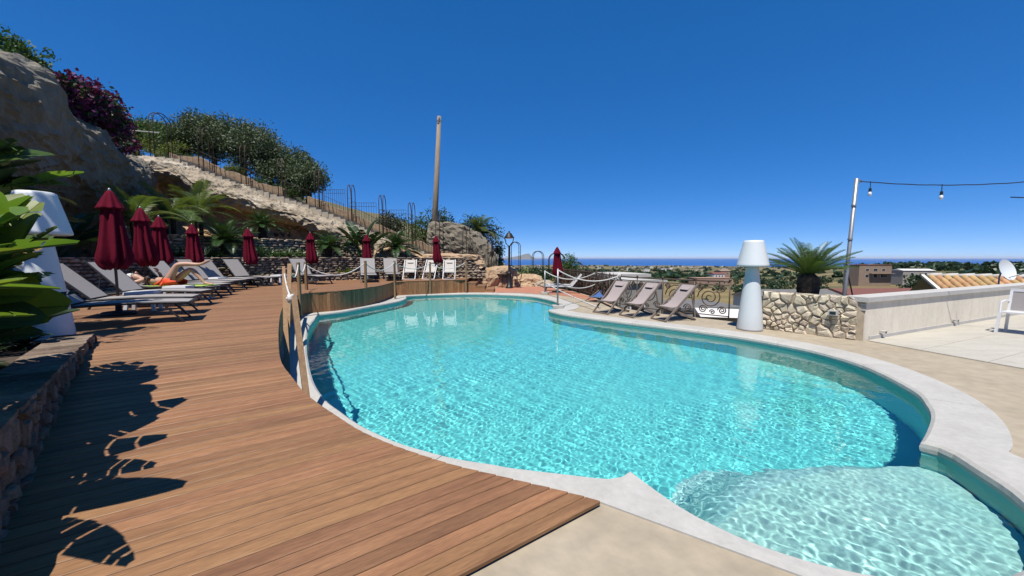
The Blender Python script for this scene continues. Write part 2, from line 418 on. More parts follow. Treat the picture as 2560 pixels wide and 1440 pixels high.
# shallow step in the near right lobe
i0 = CORN[3]; i1 = NO - 1
while (OUT[i1] - P(1760, 1297).to_2d()).length > .12: i1 -= 1
arc = [OUT[i] for i in range(i0, i1 + 1)]
a, b = arc[-1], arc[0]
mid = [a.lerp(b, t) + Vector((-(b - a).y, (b - a).x)).normalized() * (.30 * math.sin(pi * t)) for t in [k / 12 for k in range(1, 12)]]
steppoly = arc + mid
mb = MB(); mb.prism(steppoly, FLOOR_Z - .02, -.42)
ps = mb.build('pool_step', 'poolstep', pool)
mb = MB(); ml = [a] + mid + [b]; nrm_ = Vector((-(b - a).y, (b - a).x)).normalized()
for k, p in enumerate(ml):
    f = math.sin(pi * (k + .6) / (len(ml) + .2))
    for q in range(7):
        t = q / 6; w = p + nrm_ * (.95 * f * t); mb.v.append((w.x, w.y, -.424 + (FLOOR_Z - .01 + .424) * (3 * t * t - 2 * t ** 3)))
for k in range(len(ml) - 1):
    for q in range(6): mb.f.append((k * 7 + q, k * 7 + q + 1, k * 7 + q + 8, k * 7 + q + 7))
ps2 = mb.build('pool_slope', 'poolslope', pool, True)
for o in (pw, pf, ps, ps2): o.cycles.is_caustics_receiver = True
# water: real ripples
K = []
for i in range(56):
    lam = .034 * 2 ** (rng.uniform(0, 1.9)) if i < 44 else rng.uniform(.15, .45)
    a_ = rng.uniform(0, 2 * pi); K.append((2 * pi / lam * math.cos(a_), 2 * pi / lam * math.sin(a_), rng.uniform(0, 2 * pi), lam * lam * (.0082 if i < 44 else .0035), lam))
lobe = P(2300, 1330).to_2d()
grow = [OUT[i] + NRM[i] * .03 for i in range(NO)]
def water_grid(y0, y1, st):
    nx = int((X1 - X0) / st); ny = int((y1 - y0) / st)
    gx, gy = np.meshgrid(np.linspace(X0, X1, nx), np.linspace(y0, y1, ny))
    mask = inside_np(grow, gx, gy); gz = np.full(gx.shape, WATER_Z)
    ampl = .8 + .3 * np.sin(gx * .9 + 1.3 * np.sin(gy * .6)) * np.sin(gy * .7 + .5)
    ampl *= 1 + 3.2 * np.clip(1.25 - np.hypot(gx - lobe.x, (gy - lobe.y) * 1.3) / 1.5, 0, 1)
    ampl *= 1 - .35 * np.clip((gy - 5) / 6, 0, 1)
    for kx, ky, ph, am, lam in K:
        f = min(1., max(0., (lam / st - 2.4) / 1.2)) if st > .011 else 1.
        if f: gz += f * am * ampl * np.sin(kx * gx + ky * gy + ph)
    idx = np.arange(nx * ny).reshape(ny, nx)
    fm = mask[:-1, :-1] | mask[1:, :-1] | mask[:-1, 1:] | mask[1:, 1:]
    Fw = np.stack([idx[:-1, :-1], idx[:-1, 1:], idx[1:, 1:], idx[1:, :-1]], -1)[fm]
    used = np.unique(Fw); rem = np.full(nx * ny, -1); rem[used] = np.arange(len(used))
    return np.stack([gx, gy, gz], -1).reshape(-1, 3)[used], rem[Fw]
Va, Fa = water_grid(Y0, 5.2, .0095); Vb, Fb = water_grid(5.2, Y1, .017)
Vw = np.concatenate([Va, Vb]); Fw = np.concatenate([Fa, Fb + len(Va)])
wm = bpy.data.materials.new('pool water'); wm.use_nodes = True
b_ = wm.node_tree.nodes['Principled BSDF']
b_.inputs['Base Color'].default_value = (.93, 1, 1, 1); b_.inputs['Roughness'].default_value = 0
b_.inputs['Transmission Weight'].default_value = 1; b_.inputs['IOR'].default_value = 1.33
wat = obj('water', np_mesh('water', Vw, Fw, wm, True), None)
tag(wat, kind='structure'); wat.cycles.is_caustics_caster = True

# coping stones
coping = empty('pool_coping', (0, 0, 0), kind='structure')
cuts = set(CORN)
for ci in range(4):
    a = CORN[ci]; b = CORN[ci + 1] if ci < 3 else NO
    k = max(1, round((b - a) / 15))
    for q in range(1, k): cuts.add(a + round((b - a) * q / k))
cuts = sorted(cuts)
prof = [(0.0, -.105), (-.028, -.09), (-.036, -.055), (-.028, -.02), (0.0, 0.0)]     # rounded nose over the water
for q in range(len(cuts)):
    a = cuts[q]; b = cuts[q + 1] if q + 1 < len(cuts) else NO
    ids = list(range(a, b + 1)); mb = MB(); n = len(ids); cols = 8
    for kk, i in enumerate(ids):
        i %= NO; p = OUT[i]; o_ = OUTER[i]; w = (o_ - p)
        sh = 0.
        if kk == 0: sh = .003
        if kk == n - 1: sh = -.003
        t = (OUT[(i + 1) % NO] - OUT[i - 1]).normalized() * sh
        if i in CORN: t *= 0
        wn_ = w.normalized()
        for (off, z) in prof: mb.v.append((p.x + wn_.x * (off + .03) + t.x, p.y + wn_.y * (off + .03) + t.y, z))
        mb.v.append((p.x + w.x * .5 + t.x, p.y + w.y * .5 + t.y, .002)); mb.v.append((o_.x + t.x, o_.y + t.y, 0)); mb.v.append((o_.x + t.x, o_.y + t.y, -.105))
    for kk in range(n - 1):
        for c in range(cols):
            d_ = (c + 1) % cols
            mb.f.append((kk * cols + c, kk * cols + d_, (kk + 1) * cols + d_, (kk + 1) * cols + c))
    mb.f.append(tuple(range(cols))[::-1]); mb.f.append(tuple((n - 1) * cols + c for c in range(cols)))
    me = mb.mesh('coping_stone', 'coping'); bm = bmesh.new(); bm.from_mesh(me); bmesh.ops.recalc_face_normals(bm, faces=bm.faces); bm.to_mesh(me); bm.free()
    obj('coping_stone', me, coping)

# ------------------------------------------------------------------ terrace ground
RAIL = catmull([Vector((5.55, 9.75)), Vector((5.0, 10.35)), Vector((4.2, 11.2)), Vector((3.62, 12.3)), Vector((3.4, 14.2)), Vector((3.3, 16.4)), Vector((2.95, 18.6)), Vector((2.3, 20.6))], 6)
W0, W1 = Vector((6.84, 7.36)), Vector((13.6, 10.45))            # cream wall base line
wd = (W1 - W0).normalized(); wnrm = Vector((-wd.y, wd.x))        # away from the camera
S0 = Vector((5.72, 8.72))                                       # stone planter wall start
TERR = [Vector((-9, -6)), Vector((22, -6)), W1 + wd * 8, W1, W0 + wnrm * .1, S0 + Vector((.1, .1))] + RAIL + [Vector((1.2, 23.5)), Vector((-10, 24)), Vector((-13, 12)), Vector((-10, 4))]
hole = [OUT[i] + (OUTER[i] - OUT[i]) * .9 for i in range(NO)]
def sheet_with_hole(name, outer, hole, z, m, drop=0.):
    V = [Vector((p.x, p.y, 0)) for p in outer]; Hh = [Vector((p.x, p.y, 0)) for p in hole]
    tri = tessellate_polygon([V, Hh]); allv = V + Hh; mb = MB()
    mb.v = [(p.x, p.y, z) for p in allv]
    for t in tri:
        a, b, c = (allv[i] for i in t)
        mb.f.append(t if (b - a).cross(c - a).z > 0 else t[::-1])
    if drop:
        n = len(outer)
        for i in range(n):
            a, b = outer[i], outer[(i + 1) % n]
            mb.add([(a.x, a.y, z), (b.x, b.y, z), (b.x, b.y, z - drop), (a.x, a.y, z - drop)], [(0, 3, 2, 1)])
    return tag(mb.build(name, m), kind='structure')
sheet_with_hole('patio_ground', TERR, hole, -.012, 'patio', 4.)

# terracotta terrace beyond the pool
mb = MB()
tp = [P(1196, 731.5).to_2d(), P(1300, 731).to_2d(), P(1400, 738).to_2d(), P(1450, 745).to_2d()] + [Vector((RAIL[i].x - .1, RAIL[i].y)) for i in range(20, len(RAIL))] + [Vector((1.0, 23.3)), Vector((-3, 23.3)), Vector((-2.2, 18.3))]
mb.add([(p.x, p.y, -.006) for p in tp], [t if (tp[t[1]] - tp[t[0]]).cross(tp[t[2]] - tp[t[0]]) > 0 else t[::-1] for t in tessellate_polygon([[p.to_3d() for p in tp]])])
tag(mb.build('terracotta_terrace', 'terracotta'), kind='structure')
# travertine terrace on the right, laid in big tiles
trav = empty('travertine_terrace', kind='structure')
tperp = -wnrm
t0 = W0 + wd * .12
bl0 = W0 + wd * .06; bl1 = P(2560, 922).to_2d(); bdir = (bl1 - bl0).normalized(); bnr = Vector((-bdir.y, bdir.x))     # border line to the concrete
for i in range(-4, 12):
    for j in range(9):
        w, d = 1.2, .8; off = (j % 2) * .6
        c = t0 + wd * (i * w + w / 2 - off) + tperp * (j * d + d / 2 + .02)
        poly = [c + wd * (sx * (w / 2 - .003)) + tperp * (sy * (d / 2 - .003)) for sx, sy in ((-1, -1), (1, -1), (1, 1), (-1, 1))]; new = []
        for k in range(4):
            a, b = poly[k], poly[(k + 1) % 4]; da, db = (a - bl0).dot(bnr) - .01, (b - bl0).dot(bnr) - .01
            if da >= 0: new.append(a)
            if (da < 0) != (db < 0): new.append(a.lerp(b, da / (da - db)))
        if len(new) < 3 or c.x > 18 or c.y < -2: continue
        mb = MB(); mb.prism([p - c for p in new][::-1], -.012, .006); mb.build('paving_tile', 'tile', trav, loc=(c.x, c.y, 0))

# ------------------------------------------------------------------ timber deck, board by board
DE_NEAR = [(1503, 1254), (1424, 1231), (1341, 1212), (1234, 1186), (1155, 1168), (1092, 1150), (984, 1113), (899, 1076), (849, 1044), (793, 1007), (754, 974), (741, 957), (723, 934), (706, 912), (698, 886)]
deck_edge = [on_deck(a, b).to_2d() for a, b in DE_NEAR]
tail = [on_deck(a, b).to_2d() for a, b in [(696, 850), (697, 815), (701, 785), (712, 760), (735, 742), (763, 733), (800, 730), (850, 727), (913, 720), (955, 713), (986, 704)]]
deck_edge += tail
deck_edge += [on_deck(1000, 703.5).to_2d(), on_deck(1165, 699).to_2d()]
edge_s = resample(catmull(deck_edge[:15], 4)[:-1] + catmull(deck_edge[14:-2], 5) + [deck_edge[-2], deck_edge[-1]], .12)
WALL_LOW = catmull([Vector(p) for p in [(-9.2, 5.6), (-10.4, 7.6), (-11.3, 9.6), (-11.7, 11.2), (-11.6, 12.3), (-11.0, 13.3), (-10.4, 14.4), (-9.8, 15.6), (-8.9, 17.0), (-7.6, 18.3), (-5.6, 19.4), (-3.6, 20.0), (-1.75, 20.3)]], 6)
PL0, PL1 = on_deck(0, 1310).to_2d(), on_deck(228, 858).to_2d()        # near planter wall line (deck side)
pd = (PL1 - PL0).normalized()
near_line = [P(1503, 1256, .03).to_2d(), P(1503, 1256, .03).to_2d() + Vector((-.82, -.57)).normalized() * 6]
CORNER = edge_s[0]
BD = Vector((math.sin(R(55.2)), math.cos(R(55.2)))); BN = Vector((-BD.y, BD.x))
DECK = [CORNER - BD * 2.85, PL0, PL1, Vector((-6.5, 5.1)), Vector((-8.9, 5.5))] + WALL_LOW + [Vector((edge_s[-1].x, 20.2))] + edge_s[::-1]
BD = Vector((math.sin(R(55.2)), math.cos(R(55.2)))); BN = Vector((-BD.y, BD.x))
PITCHB, BW = .0935, .0885
def clip_line(poly, n, c, d):
    """intervals along direction d where the line dot(n,p)=c lies inside poly"""
    ts = []
    for i in range(len(poly)):
        a, b = poly[i], poly[(i + 1) % len(poly)]; da, db = a.dot(n) - c, b.dot(n) - c
        if (da > 0) != (db > 0):
            p = a.lerp(b, da / (da - db)); ts.append(p.dot(d))
    ts.sort(); return [(ts[i], ts[i + 1]) for i in range(0, len(ts) - 1, 2)]
deck = empty('timber_deck', kind='structure')
cs = [p.dot(BN) for p in DECK]
c0 = CORNER.dot(BN)
c = c0 + PITCHB / 2 + .004
cmax = max(cs)
while c < cmax:
    A = clip_line(DECK, BN, c - BW / 2, BD); B = clip_line(DECK, BN, c + BW / 2, BD); Cc = clip_line(DECK, BN, c, BD)
    for k, (s0, s1) in enumerate(Cc):
        if s1 - s0 < .12: continue
        near_ = lambda L, e, v: min([q[e] for q in L] or [v], key=lambda t_: abs(t_ - v))
        fit = lambda L, e, v: near_(L, e, v) if abs(near_(L, e, v) - v) < .6 else v
        a0, a1, b0, b1 = fit(A, 0, s0), fit(A, 1, s1), fit(B, 0, s0), fit(B, 1, s1)
        n = max(2, int((s1 - s0) / .45)); mb = MB(); ch = .004
        mids = (s0 + s1) / 2; org = BD * mids + BN * c; oz = deck_z(org.x, org.y) + rnd.uniform(-.0012, .0012)
        for q in range(n + 1):
            t = q / n
            for (oc, sa, sb, dz_) in ((-BW / 2, a0, a1, -.024), (-BW / 2, a0, a1, -ch), (-BW / 2 + ch, a0, a1, 0), (BW / 2 - ch, b0, b1, 0), (BW / 2, b0, b1, -ch), (BW / 2, b0, b1, -.024)):
                s = sa + (sb - sa) * t; w = BD * s + BN * (c + oc)
                mb.v.append((s - mids, oc, deck_z(w.x, w.y) - oz + dz_))
        for q in range(n):
            for e in range(5): mb.f.append((q * 6 + e, (q + 1) * 6 + e, (q + 1) * 6 + e + 1, q * 6 + e + 1))
        mb.f.append((0, 1, 2, 3, 4, 5)); mb.f.append(tuple(n * 6 + e for e in (5, 4, 3, 2, 1, 0)))
        o = mb.build('deck_board', 'deck', deck, loc=(org.x, org.y, oz)); o.rotation_euler.z = math.atan2(BD.y, BD.x)
    c += PITCHB
# dark underlay so the joints read dark
mb = MB(); U = [p.copy() for p in DECK]
tri = tessellate_polygon([[Vector((p.x, p.y, 0)) for p in U]])
# grid-fitted underlay
gxs = np.arange(-13, 1.5, .5); gys = np.arange(-4, 21, .5)
for x in gxs:
    for y in gys:
        if all(inside(DECK, x + dx, y + dy) for dx in (-.06, .56) for dy in (-.06, .56)):
            mb.add([(x, y, deck_z(x, y) - .04), (x + .5, y, deck_z(x + .5, y) - .04), (x + .5, y + .5, deck_z(x + .5, y + .5) - .04), (x, y + .5, deck_z(x, y + .5) - .04)], [(0, 1, 2, 3)])
mb.build('underlay', 'mortar', deck)

# skirt of upright boards along the raised deck edge
skirt = empty('deck_skirt', kind='structure')
sk_path = resample(edge_s[[i for i, p in enumerate(edge_s) if deck_z(p.x, p.y) > .10][0]:], .105)
mbq = MB(); mbq.box((0, 0, .5), (.098, .022, 1)); skm = mbq.mesh('skirt_board', 'skirt')
for i in range(len(sk_path) - 1):
    a, b = sk_path[i], sk_path[i + 1]; m_ = (a + b) / 2; z = min(deck_z(a.x, a.y), deck_z(b.x, b.y)) - .027
    t = (b - a).normalized(); n_ = Vector((t.y, -t.x))
    o = obj('skirt_board', skm, skirt, (m_.x - n_.x * (.016 + rnd.uniform(0, .004)), m_.y - n_.y * .016, -.02)); o.scale = ((b - a).length / .105, 1, z + .02 - .002); o.rotation_euler.z = math.atan2(t.y, t.x)
    if i % 1 == 0 and False: pass
# end of the sun deck: short return and three timber steps down to the terrace
e1 = sk_path[-1]
for q in range(9):
    o = obj('skirt_board', skm, skirt, (e1.x - .015, e1.y + .05 + q * .105, -.02)); o.scale = (1, 1, .59); o.rotation_euler.z = pi / 2
steps = empty('deck_steps', (0, 0, 0), label='three low timber steps at the far end of the sun deck', cat='steps')
for q in range(3):
    h = .58 * (3 - q) / 4; w = .42
    x0 = e1.x + .03 + q * w
    mb = MB(); mb.box((x0 + w / 2, e1.y + .72, h - .015), (w - .004, 1.5, .03)); mb.build('tread', 'deck', steps)
    mb = MB()
    mb.box((x0 + w / 2, e1.y - .012, (h - .032) / 2 - .01), (w - .006, .022, h - .012)); mb.build('riser_board', 'skirt', steps)
    mb = MB(); mb.box((x0 + w - .015, e1.y + .72, (h - .032) / 2 - .012), (.022, 1.44, h - .012)); mb.build('riser_board', 'skirt', steps)

# ------------------------------------------------------------------ stone walls
def stone_mesh(poly, depth, m, name='stone', jit=.006):
    """one rough stone: polygon (u, v) in the wall face, proud by depth; local axes x=u, y=-out, z=v"""
    cx = sum(p[0] for p in poly) / len(poly); cy = sum(p[1] for p in poly) / len(poly)
    mb = MB(); n = len(poly)
    for (sc_, d) in ((1., 0.), (.97, .55 * depth), (.74, depth)):
        for p in poly:
            j = rnd.uniform(-jit, jit)
            mb.v.append((cx + (p[0] - cx) * sc_ + j * .5, -d - j * (d > 0), cy + (p[1] - cy) * sc_ + j * .5))
    for l in range(2):
        for k in range(n): mb.f.append((l * n + k, l * n + (k + 1) % n, (l + 1) * n + (k + 1) % n, (l + 1) * n + k))
    mb.v.append((cx, -depth * 1.08, cy)); c = len(mb.v) - 1
    for k in range(n): mb.f.append((2 * n + k, 2 * n + (k + 1) % n, c))
    return mb.mesh(name, m)
def vor_cells(w, h, n, rg, relax=2):
    pts = [(rg.uniform(0, w), rg.uniform(0, h)) for _ in range(n)]
    for it in range(relax + 1):
        cells = []
        for i, p in enumerate(pts):
            poly = [(0, 0), (w, 0), (w, h), (0, h)]
            for j, q in enumerate(pts):
                if j == i or (p[0] - q[0]) ** 2 + (p[1] - q[1]) ** 2 > (9 * w * h / n): continue
                mx, my = (p[0] + q[0]) / 2, (p[1] + q[1]) / 2; dx, dy = q[0] - p[0], q[1] - p[1]
                new = []
                for k in range(len(poly)):
                    a, b = poly[k], poly[(k + 1) % len(poly)]
                    da = (a[0] - mx) * dx + (a[1] - my) * dy; db = (b[0] - mx) * dx + (b[1] - my) * dy
                    if da <= 0: new.append(a)
                    if (da < 0) != (db < 0) and da != db:
                        t = da / (da - db); new.append((a[0] + (b[0] - a[0]) * t, a[1] + (b[1] - a[1]) * t))
                poly = new
                if len(poly) < 3: break
            cells.append(poly)
        if it < relax:
            pts = [(sum(a[0] for a in c) / len(c), sum(a[1] for a in c) / len(c)) if len(c) > 2 else p for c, p in zip(cells, pts)]
    return [c for c in cells if len(c) > 2]
def shrink(poly, g):
    cx = sum(p[0] for p in poly) / len(poly); cy = sum(p[1] for p in poly) / len(poly)
    out = []
    for p in poly:
        d = math.hypot(p[0] - cx, p[1] - cy); k = max(.3, 1 - g / max(d, 1e-6)); out.append((cx + (p[0] - cx) * k, cy + (p[1] - cy) * k))
    return out
def wall_body(name, path, z0, z1, th, m, parent, side=1):
    """solid wall core along a path; side=+1: core lies left of the travel direction"""
    mb = MB(); n = len(path); zf = lambda z, p: z(p.x, p.y) if callable(z) else z
    for i, p in enumerate(path):
        a = path[max(0, i - 1)]; b = path[min(n - 1, i + 1)]; t = (b - a).normalized(); nn = Vector((-t.y, t.x)) * side
        q = p + nn * th
        mb.v += [(p.x, p.y, zf(z0, p)), (p.x, p.y, zf(z1, p)), (q.x, q.y, zf(z1, p)), (q.x, q.y, zf(z0, p))]
    for i in range(n - 1):
        for k in range(4):
            f = (i * 4 + k, i * 4 + (k + 1) % 4, i * 4 + 4 + (k + 1) % 4, i * 4 + 4 + k); mb.f.append(f if side < 0 else f[::-1])
    mb.f.append((0, 1, 2, 3) if side > 0 else (3, 2, 1, 0)); e = (n - 1) * 4; mb.f.append((e + 3, e + 2, e + 1, e) if side > 0 else (e, e + 1, e + 2, e + 3))
    me = mb.mesh(name, m); bm = bmesh.new(); bm.from_mesh(me); bmesh.ops.recalc_face_normals(bm, faces=bm.faces); bm.to_mesh(me); bm.free()
    return obj(name, me, parent)
RUB = []
for k in range(9):
    n = rnd.randint(5, 8)
    poly = [(.5 * math.cos(2 * pi * i / n + rnd.uniform(-.25, .25)) * rnd.uniform(.85, 1.1), .5 * math.sin(2 * pi * i / n + rnd.uniform(-.25, .25)) * rnd.uniform(.85, 1.1)) for i in range(n)]
    RUB.append(stone_mesh(poly, 1., 'rubble', jit=.05))
def rubble_wall(name, label, path, z0, z1, sw, sh, side=1, th=.3, limit=300, group=None, cap=True, score=None):
    """dry stone wall; the stones that show largest are parts, the rest one joined part"""
    root = empty(name, (path[0].x, path[0].y, 0), label=label, cat='wall', group=group); root.location = (0, 0, 0)
    wall_body('core', path, z0, z1, th, 'mortar', root, side)
    pts = resample(path, .05); places = []
    z0f = z0 if callable(z0) else (lambda x, y: z0); z1f = z1 if callable(z1) else (lambda x, y: z1)
    row = 0; v = 0.
    Ltot = (len(pts) - 1) * .05
    while True:
        hgt = sh * rnd.uniform(.8, 1.25); u = rnd.uniform(-.1, 0); any_ = False
        while u < Ltot:
            w = sw * rnd.uniform(.55, 1.6); i = min(len(pts) - 2, max(0, int((u + w / 2) / .05))); p = pts[i]; t = (pts[i + 1] - pts[i]).normalized()
            b, tp_ = z0f(p.x, p.y), z1f(p.x, p.y)
            if b + v + hgt * .5 < tp_:
                any_ = True; h2 = min(hgt, tp_ - b - v) * rnd.uniform(.8, 1.05)
                nn = Vector((t.y, -t.x)) * side
                places.append((p.x, p.y, b + v + h2 / 2 + rnd.uniform(-.012, .012), math.atan2(t.y, t.x) + (0 if side > 0 else pi), w * .96, rnd.uniform(.04, .085), h2))
            u += w
        v += hgt; row += 1
        if not any_ or row > 60: break
    if cap:   # rough stones laid along the top
        u = 0.
        while u < Ltot:
            w = sw * rnd.uniform(1., 2.2); i = min(len(pts) - 2, max(0, int((u + w / 2) / .05))); p = pts[i]; t = (pts[i + 1] - pts[i]).normalized()
            nn = Vector((-t.y, t.x)) * side
            places.append((p.x + nn.x * .02, p.y + nn.y * .02, z1f(p.x, p.y) + .0, math.atan2(t.y, t.x) + (0 if side > 0 else pi), w * .97, .11, sh * .55)); u += w
    places.sort(key=lambda q: -(q[4] * q[6]) / (q[0] ** 2 + q[1] ** 2))
    rest = MB()
    for k, q in enumerate(places):
        me = RUB[k % len(RUB)]
        if k < limit:
            o = obj('stone', me, root, q[:3]); o.rotation_euler.z = q[3]; o.scale = q[4:7]
        else:
            mt = Matrix.Translation(q[:3]) @ Matrix.Rotation(q[3], 4, 'Z') @ Matrix.Diagonal((*q[4:7], 1))
            rest.add([mt @ v_.co for v_ in me.vertices], [tuple(f.vertices) for f in me.polygons])
    if rest.v: tag(rest.build('small_stones', 'rubble', root), kind='stuff')
    return root

low = resample(WALL_LOW[2:], .3)
rubble_wall('terrace_wall', 'long dark rubble stone wall behind the grey sun loungers', low, lambda x, y: deck_z(x, y) - .03 if x < -2.2 else -.02, lambda x, y: 1.60 if x < -2.6 else 1.60 - .35 * sstep((x + 2.6) / .8), .24, .095, side=1, th=.35)
up_ = [p + Vector((-.75, .95)) * 1.15 for p in WALL_LOW if p.x < -6.2][16:]
up_ = resample(catmull(up_[::4], 4), .3)
rubble_wall('upper_terrace_wall', 'upper rubble stone wall of the planted terrace below the rock', up_, 1.45, lambda x, y: 2.42 - .25 * sstep((x + 9) / 3), .26, .10, side=1, th=.35)
fr = [p + Vector((.35, -.5)) for p in WALL_LOW if p.x > -10.2 and p.y > 13]
fr = resample(catmull(fr[::3], 4), .3)
rubble_wall('low_kerb_wall', 'knee-high rubble stone kerb right behind the loungers', fr, .55, .92, .20, .085, side=1, th=.22)
# terrace beds (soil) between the walls
def bed(name, a, b, za, zb, m='soil'):
    mb = MB(); n = min(len(a), len(b))
    for i in range(n): mb.v += [(a[i].x, a[i].y, za), (b[i].x, b[i].y, zb)]
    for i in range(n - 1): mb.f.append((2 * i, 2 * i + 2, 2 * i + 3, 2 * i + 1))
    return tag(mb.build(name, m), kind='structure')
lowr = resample(WALL_LOW[2:], .4)
bed('lower_bed', [p + Vector((-.05, .07)) for p in lowr], [p + Vector((-1.5, 2.0)) for p in lowr], 1.52, 1.62)
upr = resample(up_, .4)
bed('upper_bed', [p + Vector((-.05, .07)) for p in upr], [p + Vector((-2.2, 2.6)) for p in upr], 2.12, 2.5)
bed('kerb_bed', [p + Vector((-.03, .04)) for p in resample(fr, .4)], [p + Vector((-.4, .58)) for p in resample(fr, .4)], .86, .9)

# near planter wall (left foreground)
near = empty('planter_wall', (0, 0, 0), label='low dark stone planter wall along the deck in the left foreground', cat='wall')
npth = resample([PL0 - pd * 1.1, PL1 + pd * .05], .3)
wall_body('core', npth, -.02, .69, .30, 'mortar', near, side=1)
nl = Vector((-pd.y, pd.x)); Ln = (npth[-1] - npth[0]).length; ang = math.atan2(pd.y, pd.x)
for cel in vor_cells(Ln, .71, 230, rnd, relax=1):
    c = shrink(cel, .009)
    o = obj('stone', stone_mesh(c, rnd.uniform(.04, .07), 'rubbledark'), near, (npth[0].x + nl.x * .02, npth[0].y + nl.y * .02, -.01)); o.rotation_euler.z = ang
nl = Vector((-pd.y, pd.x))
for i in range(22):
    u = Ln * (i + .5) / 22; w = Ln / 22; p = npth[0] + pd * u + nl * .13
    mb = MB(); j_ = lambda: rnd.uniform(-.008, .008)
    poly = [(-w / 2 + .004, -.16 + j_()), (-w * .2, -.165 + j_()), (w * .2, -.165 + j_()), (w / 2 - .004, -.16 + j_()), (w / 2 - .004, .17), (-w / 2 + .004, .17)]
    mb.prism(poly, 0, .028 + rnd.uniform(0, .006)); o = mb.build('cap_slab', 'rubbledark', near, loc=(p.x, p.y, .688)); o.rotation_euler = (rnd.uniform(-.012, .012), rnd.uniform(-.012, .012), ang)
bpoly = [PL0 - pd * 1.1 + nl * .29, PL1 + nl * .29, Vector((-6.5, 5.06)), Vector((-8.9, 5.46)), Vector((-10.2, 7.4)), Vector((-15, 6)), Vector((-11, -3))]
mb = MB(); mb.prism(bpoly[::-1], -.1, .64); tag(mb.build('planter_soil', 'soil'), kind='structure')

# ------------------------------------------------------------------ right: stone planter wall, cream wall
sw_ = empty('stone_planter_wall', (0, 0, 0), label='cream irregular stone planter wall between the white lamp and the cream wall', cat='wall')
spd = (W0 - S0).normalized(); spl = (W0 - S0).length; spn = Vector((-spd.y, spd.x))        # spn points away from camera
spath = resample([S0, W0 - spd * .02], .3)
wall_body('core', spath, -.03, .80, .30, 'creammortar', sw_, side=1)
cells = vor_cells(spl - .12, .86, 74, rnd, relax=1)
for cel in cells:
    c = shrink(cel, rnd.uniform(.004, .013))
    c = [(a_ + rnd.uniform(-.012, .012), min(.86, b_ + rnd.uniform(-.012, .012))) for a_, b_ in c]
    o = obj('stone', stone_mesh(c, rnd.uniform(.05, .095), 'creamstone', jit=.016), sw_, (S0.x + spn.x * .035, S0.y + spn.y * .035, -.02)); o.rotation_euler.z = math.atan2(spd.y, spd.x)
for i in range(9):
    u = spl * (i + .5) / 10; p = S0 + spd * u + spn * .16; mb = MB(); w = spl / 10
    poly = [(w * .52 * math.cos(2 * pi * k / 7) * rnd.uniform(.8, 1.1), .16 * math.sin(2 * pi * k / 7) * rnd.uniform(.8, 1.1)) for k in range(7)]
    mb.prism(poly, 0, rnd.uniform(.02, .05)); o = mb.build('stone', 'creamstone', sw_, loc=(p.x, p.y, .80)); o.rotation_euler = (rnd.uniform(-.08, .08), rnd.uniform(-.08, .08), rnd.random())
# planter soil and back edge
mb = MB(); pl = [S0 + spn * .28, W0 + spn * .28, W0 + spn * 1.25, S0 + spn * 1.25]
mb.prism(pl if (pl[1] - pl[0]).cross(pl[2] - pl[1]) > 0 else pl[::-1], -.8, .74); tag(mb.build('planter_soil', 'soil'), kind='structure')

cw = empty('cream_wall', (0, 0, 0), label='cream rendered parapet wall with a pale stone cap on the right terrace', cat='wall')
cpath = [W0, W0.lerp(W1, .14), W0.lerp(W1, .66), W1 + wd * 5]
for i in range(3):
    a, b = cpath[i] + wd * (.003 if i else 0), cpath[i + 1] - wd * .003
    wall_body('wall_panel', [a, b], -.02, .75, .30, 'creamwall', cw, side=1)
wall_body('skirting', [W0 + wd * .16 - wnrm * .022, W1 + wd * 5 - wnrm * .022], -.012, .075, .02, 'cap', cw, side=1)
capL = W0 - wd * .06
for i in range(6):
    a = capL + wd * (i * 2.3 + .002); b = capL + wd * ((i + 1) * 2.3 - .002)
    wall_body('cap_stone', [a - wnrm * .05, b - wnrm * .05], .752, .845, .40, 'cap', cw, side=1)
mb = MB(); q = W0 - wd * .012
for k in range(3): mb.box((q.x + wnrm.x * .15, q.y + wnrm.y * .15, .60 + k * .05), (.02, .30, .035), rz=math.atan2(wd.y, wd.x))
mb.build('end_vent', 'cap', cw)
# small square wall lights
wl = empty('wall_light', (0, 0, 0), label='small square wall light on the stone planter wall', cat='wall light', group='wall lights')
def walllight(root, size):
    mb = MB(); mb.box((0, -.045, 0), (size, .09, size * .62)); mb.build('housing', 'cap', root)
    mb = MB(); mb.box((0, -.092, .0), (size * .62, .006, size * .36)); mb.build('lens', 'glass', root)
p = S0 + spd * (spl * .73) - spn * .05; wl.location = (p.x, p.y, .50); wl.rotation_euler.z = math.atan2(spd.y, spd.x); walllight(wl, .16)
for k, (t_, lb) in enumerate([(.6, 'small white wall light low on the cream wall, nearer its corner'), (3.95, 'small white wall light low on the cream wall, next to the white chair')]):
    p = W0 + wd * t_; w_ = empty('wall_light', (p.x, p.y, .13), math.atan2(wd.y, wd.x), lb, 'wall light', 'wall lights'); walllight(w_, .085)

